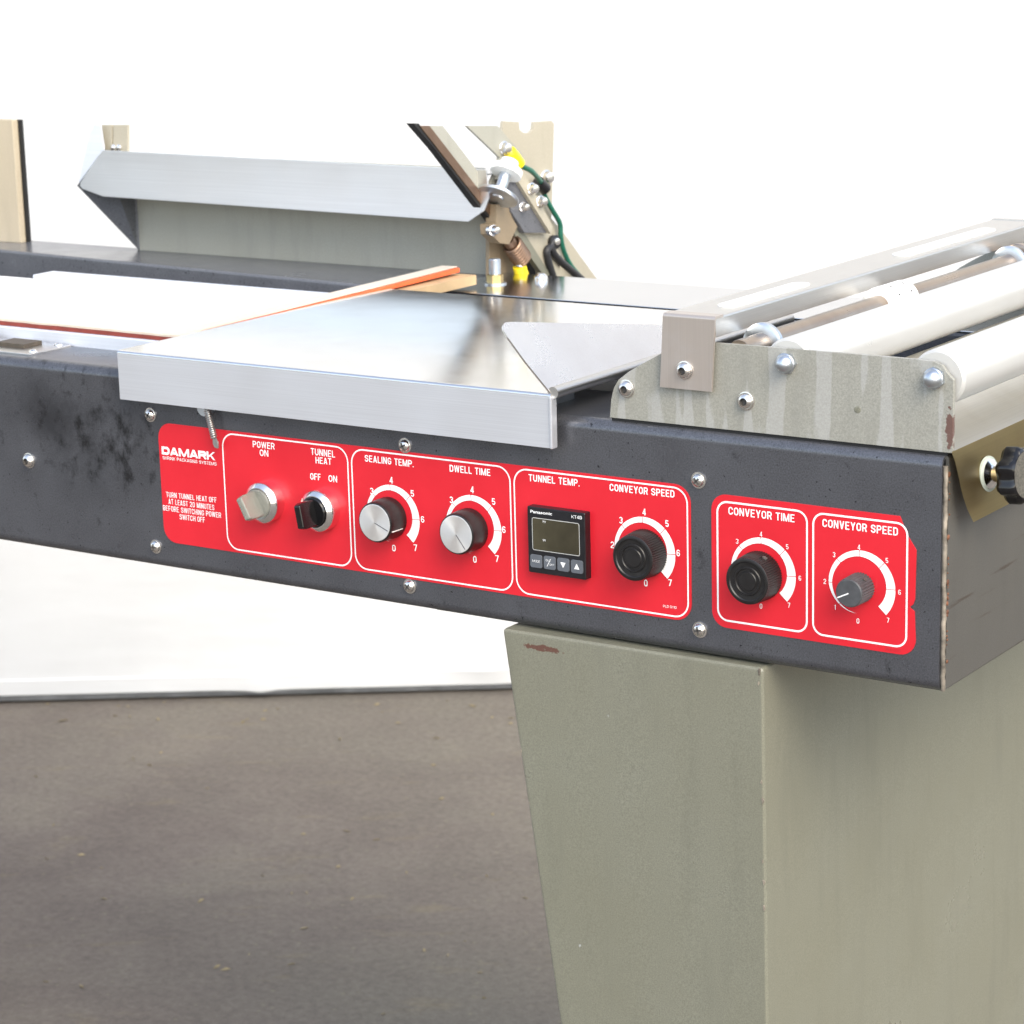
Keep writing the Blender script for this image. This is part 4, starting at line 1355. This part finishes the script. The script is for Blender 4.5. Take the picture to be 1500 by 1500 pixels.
# flap folded back over the right end: plane through the fold and its front corner
u = (b0 - A0); u.y = 0
hgt = u.length; u.normalize()
def onflap(px, py):
    nn = Vector((0, 1, 0)).cross(u)
    d = RF + RX * ((px - 750) / FPX) + RD * ((py - 750) / FPX)
    return CAM + d * (nn.dot(A0 - CAM) / nn.dot(d))
fpts = [A0] + [onflap(*q) for q in ((770, 530), (744, 494), (737.5, 483), (736.5, 477), (740, 472.5), (748, 471.5), (968, 475.5))]
e = fpts[-1]
k = fpts[-2]
tpar = (0.325 - e.y) / (e.y - k.y)
last = e + (e - k) * tpar
if last.z < TZ + 0.004:
    s_ = (TZ + 0.004 - e.z) / (e.z - k.z) if abs(e.z - k.z) > 1e-6 else 0
    last = e + (e - k) * s_
fpts.append(last)
fpts.append(Vector((TX1, min(0.333, last.y + 0.01), TZ)))
bm = bmesh.new()
nf = Vector((0, 1, 0)).cross(u).normalized()
poly_prism(bm, fpts, nf * 0.0014 * (1 if nf.z < 0 else -1))
tpart(bm, 'folded_flap', 'flap_steel')
bm = bmesh.new()                                              # the rolled bend between pan and flap
tube(bm, [Vector((TX1 + 0.0012, y, TZ + 0.0005)) for y in (-0.0105, 0.1, 0.2, 0.334)], 0.0042, 20)
tpart(bm, 'rolled_edge', 'bar_steel', smooth=50)
bm = bmesh.new()
box(bm, TX1 - 0.0004, TX1 + 0.0016, -0.0135, -0.0065, 0.1342, TZ - 0.002)
tpart(bm, 'lip_return', 'lip_steel', bevel=0.0007)
# bearer under the pan that rests on the front channel
for (xa, xb) in ((-0.66, -0.64), (-0.33, -0.31)):
    bm = bmesh.new()
    box(bm, xa, xb, 0.008, 0.055, H - 0.0004, TZ - 0.0012)
    tpart(bm, 'bearer', 'zinc')
# spring clip with spade end hanging below the lip
s0 = P('y', -0.0065, 303.5, 606); s1 = P('y', -0.0075, 313.5, 641); s2 = P('y', -0.0080, 318.5, 657)
bm = bmesh.new()
coil(bm, s0 + Vector((0, 0, 0.004)), s1, 0.0021, 0.00065, 14)
sc_ = tpart(bm, 'clip_spring', 'dull_steel', smooth=60)
bm = bmesh.new()
dv = (s2 - s1).normalized(); wv = Vector((dv.z, 0, -dv.x))
poly_prism(bm, [s1 - wv * 0.0012 - dv * 0.001, s1 + wv * 0.0014 - dv * 0.001, s1 + wv * 0.0032 + dv * 0.004, s1 + wv * 0.0028 + dv * 0.007, s2 + wv * 0.0006, s2 - wv * 0.0010, s1 - wv * 0.0022 + dv * 0.005], (0, 0.0012, 0))
tpart(bm, 'spade_end', 'dull_steel', bevel=0.0003, parent=sc_)
bm = bmesh.new()
lathe(bm, [(0, 0), (0.0065, 0), (0.0065, 0.006), (0, 0.006)], (s0.x - 0.004, -0.006, 0.1335), (0, 1, 0), 20)
tpart(bm, 'clip_boss', 'zinc', smooth=40, parent=sc_)

# ------------------------------------------------------------------ lettering
def arc(cx, cy, rx, ry, a0, a1, n=8):
    return [(cx + rx * math.cos(math.radians(a0 + (a1 - a0) * k / n)), cy + ry * math.sin(math.radians(a0 + (a1 - a0) * k / n))) for k in range(n + 1)]

def glyph(ch, W, t):
    """condensed gothic capitals from strokes: returns (strips [(points, closed)], quads); cap height 1"""
    a = t / 2
    L, Rr, B, T, m = a, W - a, a, 1 - a, W / 2
    rx = m - a
    r = min(rx, 0.30)
    ry = min(0.30, max(rx, 0.20))
    hw = t * 0.54
    S, Q = [], []
    def sl(x0, y0, x1, y1, w=hw):
        Q.append([(x0 - w, y0), (x0 + w, y0), (x1 + w, y1), (x1 - w, y1)])
    def stem(x, y0=0, y1=1):
        sl(x, y0, x, y1, a)
    def bar_(y, x0, x1):
        Q.append([(x0, y - a * 0.86), (x1, y - a * 0.86), (x1, y + a * 0.86), (x0, y + a * 0.86)])
    if ch in 'O0':
        S.append((arc(m, T - ry, rx, ry, 0, 180) + arc(m, B + ry, rx, ry, 180, 360), True))
    elif ch in 'CG':
        pts = [(Rr, 0.66)] + arc(m, T - ry, rx, ry, 0, 180) + arc(m, B + ry, rx, ry, 180, 360) + [(Rr, 0.34)]
        if ch == 'G':
            pts[-1] = (Rr, 0.52)
            bar_(0.46, m * 0.95, Rr)
        S.append((pts, False))
    elif ch == 'S':
        S.append(([(Rr, 0.69)] + arc(m, T - ry * 0.8, rx, ry * 0.8, 0, 180) + [(L, 0.66), (L + 0.12 * W, 0.57), (Rr - 0.12 * W, 0.45), (Rr, 0.36)] + arc(m, B + ry * 0.8, rx, ry * 0.8, 0, -180) + [(L, 0.31)], False))
    elif ch == 'D':
        S.append(([(L, B), (L, T)] + [(m * 0.9, T)] + arc(W - a - r, T - ry, r, ry, 90, 0) + arc(W - a - r, B + ry, r, ry, 0, -90) + [(m * 0.9, B)], True))
    elif ch == 'U':
        S.append(([(L, 1)] + arc(m, B + ry, rx, ry, 180, 360) + [(Rr, 1)], False))
    elif ch in 'PRB':
        stem(L)
        yb = 0.46
        h = (T - yb) / 2
        S.append(([(L, T), (m, T)] + arc(Rr - r * 0.8, T - h, r * 0.8, h, 90, -90) + [(m, yb), (L, yb)], False))
        if ch == 'R':
            sl(Rr, 0, m + 0.12 * W, yb)
        if ch == 'B':
            h2 = (yb - B) / 2
            S.append(([(L, yb), (m, yb)] + arc(Rr - r * 0.8, B + h2, r * 0.8, h2, 90, -90) + [(m, B), (L, B)], False))
    elif ch in 'EFL':
        stem(L)
        if ch != 'L':
            bar_(1 - a * 0.86, L, W * 0.96)
            bar_(0.52, L, W * 0.88)
        if ch != 'F':
            bar_(a * 0.86, L, W * 0.98)
    elif ch == 'H':
        stem(L); stem(Rr); bar_(0.51, L, Rr)
    elif ch == 'I':
        stem(a)
    elif ch == 'T':
        stem(m); bar_(1 - a * 0.86, 0, W)
    elif ch == 'N':
        stem(L); stem(Rr); sl(Rr - a * 0.2, 0, L + a * 0.2, 1)
    elif ch == 'M':
        stem(L); stem(Rr); sl(m, 0, L + a * 0.3, 1, hw * 0.9); sl(m, 0, Rr - a * 0.3, 1, hw * 0.9)
    elif ch == 'W':
        q = W * 0.27
        sl(q, 0, hw, 1, hw * 0.9); sl(q, 0, m, 1, hw * 0.8); sl(W - q, 0, m, 1, hw * 0.8); sl(W - q, 0, W - hw, 1, hw * 0.9)
    elif ch == 'V':
        sl(m, 0, hw, 1); sl(m, 0, W - hw, 1)
    elif ch == 'A':
        sl(hw, 0, m, 1); sl(W - hw, 0, m, 1); bar_(0.27, W * 0.25, W * 0.75)
    elif ch == 'Y':
        stem(m, 0, 0.45); sl(m, 0.40, hw, 1); sl(m, 0.40, W - hw, 1)
    elif ch == 'K':
        stem(L); sl(L + a, 0.36, W - hw, 1); sl(W - hw, 0, L + 0.35 * W, 0.56)
    elif ch == '.':
        bar_(a * 0.86, 0, t)
    elif ch == '1':
        stem(W - a); Q.append([(W * 0.30, 0.70), (W - a, 0.78), (W - a, 0.94), (W * 0.30, 0.82)])
    elif ch == '2':
        S.append(([(L, 0.70)] + arc(m, T - ry, rx, ry, 170, -10) + [(Rr - 0.08 * W, 0.50), (L + 0.1 * W, 0.22), (L, a)], False)); bar_(a * 0.86, 0, W)
    elif ch == '3':
        S.append((arc(m, T - 0.21, rx, 0.21, 165, -80) + [(m, 0.52)], False)); S.append(([(m, 0.52)] + arc(m, B + 0.23, rx, 0.23, 80, -165), False))
    elif ch == '4':
        stem(W * 0.70); bar_(0.26, 0, W); sl(hw * 0.8, 0.26, W * 0.66, 1, hw * 0.8)
    elif ch == '5':
        S.append(([(Rr, T), (L + 0.04 * W, T), (L, 0.52)] + arc(m, B + 0.25, rx, 0.25, 125, -160), False))
    elif ch == '6':
        S.append((arc(m, B + 0.24, rx, 0.24, 0, 360, 16)[:-1], True)); S.append(([(L, B + 0.24), (L, T - ry)] + arc(m, T - ry, rx, ry, 180, 15), False))
    elif ch == '7':
        bar_(1 - a * 0.86, 0, W); sl(W * 0.35, 0, W - hw, 0.95)
    return S, Q

WF = {'I': None, '.': None, ' ': 0.42, 'M': 1.32, 'W': 1.45, '1': 0.62, 'E': 0.90, 'F': 0.88, 'L': 0.86, 'T': 0.96, 'A': 1.06, 'V': 1.04, 'Y': 1.04, 'K': 1.04}
def draw(bm, s, a, c, h, yy, t, gap, dz):
    target = (c.x - a.x) / h
    if s == '1':
        c = Vector((a.x + (c.x - a.x) * 0.62, c.y, c.z)); target *= 0.62
    fixed = sum(t for ch in s if ch in 'I.') + gap * (len(s) - 1)
    flex = sum(WF.get(ch, 1.0) for ch in s if ch not in 'I.')
    W0 = max(0.2, (target - fixed) / flex) if flex else 0.5
    x = 0.0
    for ch in s:
        w = t if ch in 'I.' else W0 * WF.get(ch, 1.0)
        if ch != ' ':
            S, Q = glyph(ch, w, min(t, w * 0.45) if ch not in 'I.' else t)
            tt = min(t, w * 0.45)
            lay = 0
            def V(p, lay):
                X_ = x + p[0]
                return bm.verts.new((a.x + X_ * h, yy - lay * 0.000006, a.z + p[1] * h + dz * X_ / target))
            for q in Q:
                bm.faces.new([V(p, lay) for p in q]); lay += 1
            for pts, closed in S:
                cl = [pts[0]]
                for p in pts[1:]:
                    if math.hypot(p[0] - cl[-1][0], p[1] - cl[-1][1]) > 1e-4:
                        cl.append(p)
                if closed and math.hypot(cl[0][0] - cl[-1][0], cl[0][1] - cl[-1][1]) < 1e-4:
                    cl.pop()
                n_ = len(cl)
                ring = []
                for k in range(n_):
                    p = Vector(cl[k])
                    d1 = (p - Vector(cl[k - 1])).normalized() if (k or closed) else None
                    d2 = (Vector(cl[(k + 1) % n_]) - p).normalized() if (k < n_ - 1 or closed) else None
                    d1 = d1 or d2; d2 = d2 or d1
                    nv = Vector((-d1.y - d2.y, d1.x + d2.x))
                    nv = nv.normalized() if nv.length > 1e-6 else Vector((-d1.y, d1.x))
                    k_ = max(0.5, nv.dot(Vector((-d1.y, d1.x))))
                    o_ = nv * (tt / 2 / k_)
                    ring.append((V(p + o_, lay), V(p - o_, lay)))
                for k in range(n_ if closed else n_ - 1):
                    A_, B_ = ring[k], ring[(k + 1) % n_]
                    bm.faces.new((A_[0], B_[0], B_[1], A_[1]))
                lay += 1
        x += w + gap

tmp = []
for (s, a, c, h, parent, mat, bold, yy, name) in TEXTS:
    dz = 0 if name == 'numeral' else c.z - a.z
    if s.upper() == s:
        t, gap = 0.115 + bold * 1.5, 0.13
        if s == 'DAMARK':
            t, gap = 0.30, 0.05
        elif s.startswith('SHRINK'):
            t, gap = 0.15, 0.16
        bm = bmesh.new()
        draw(bm, s, a, c, h, yy, t, gap, dz)
        me = bpy.data.meshes.new(name)
        bm.to_mesh(me); bm.free()
        me.materials.append(MATS[mat])
        link(name, me, parent)
    else:
        cu = bpy.data.curves.new('text', 'FONT')
        cu.body = s
        cu.offset = 0.02
        o = bpy.data.objects.new('text', cu)
        COL.objects.link(o)
        bpy.context.view_layer.update()
        me = bpy.data.meshes.new_from_object(o.evaluated_get(bpy.context.evaluated_depsgraph_get()))
        xs = [v.co.x for v in me.vertices]; ys = [v.co.y for v in me.vertices]
        for v in me.vertices:
            fx = (v.co.x - min(xs)) / (max(xs) - min(xs)); fy = (v.co.y - min(ys)) / (max(ys) - min(ys))
            v.co = (a.x + fx * (c.x - a.x), yy, a.z + fx * dz + fy * h)
        me.materials.clear()
        me.materials.append(MATS[mat])
        link(name, me, parent)
        bpy.data.objects.remove(o)

scene.render.engine = 'CYCLES'
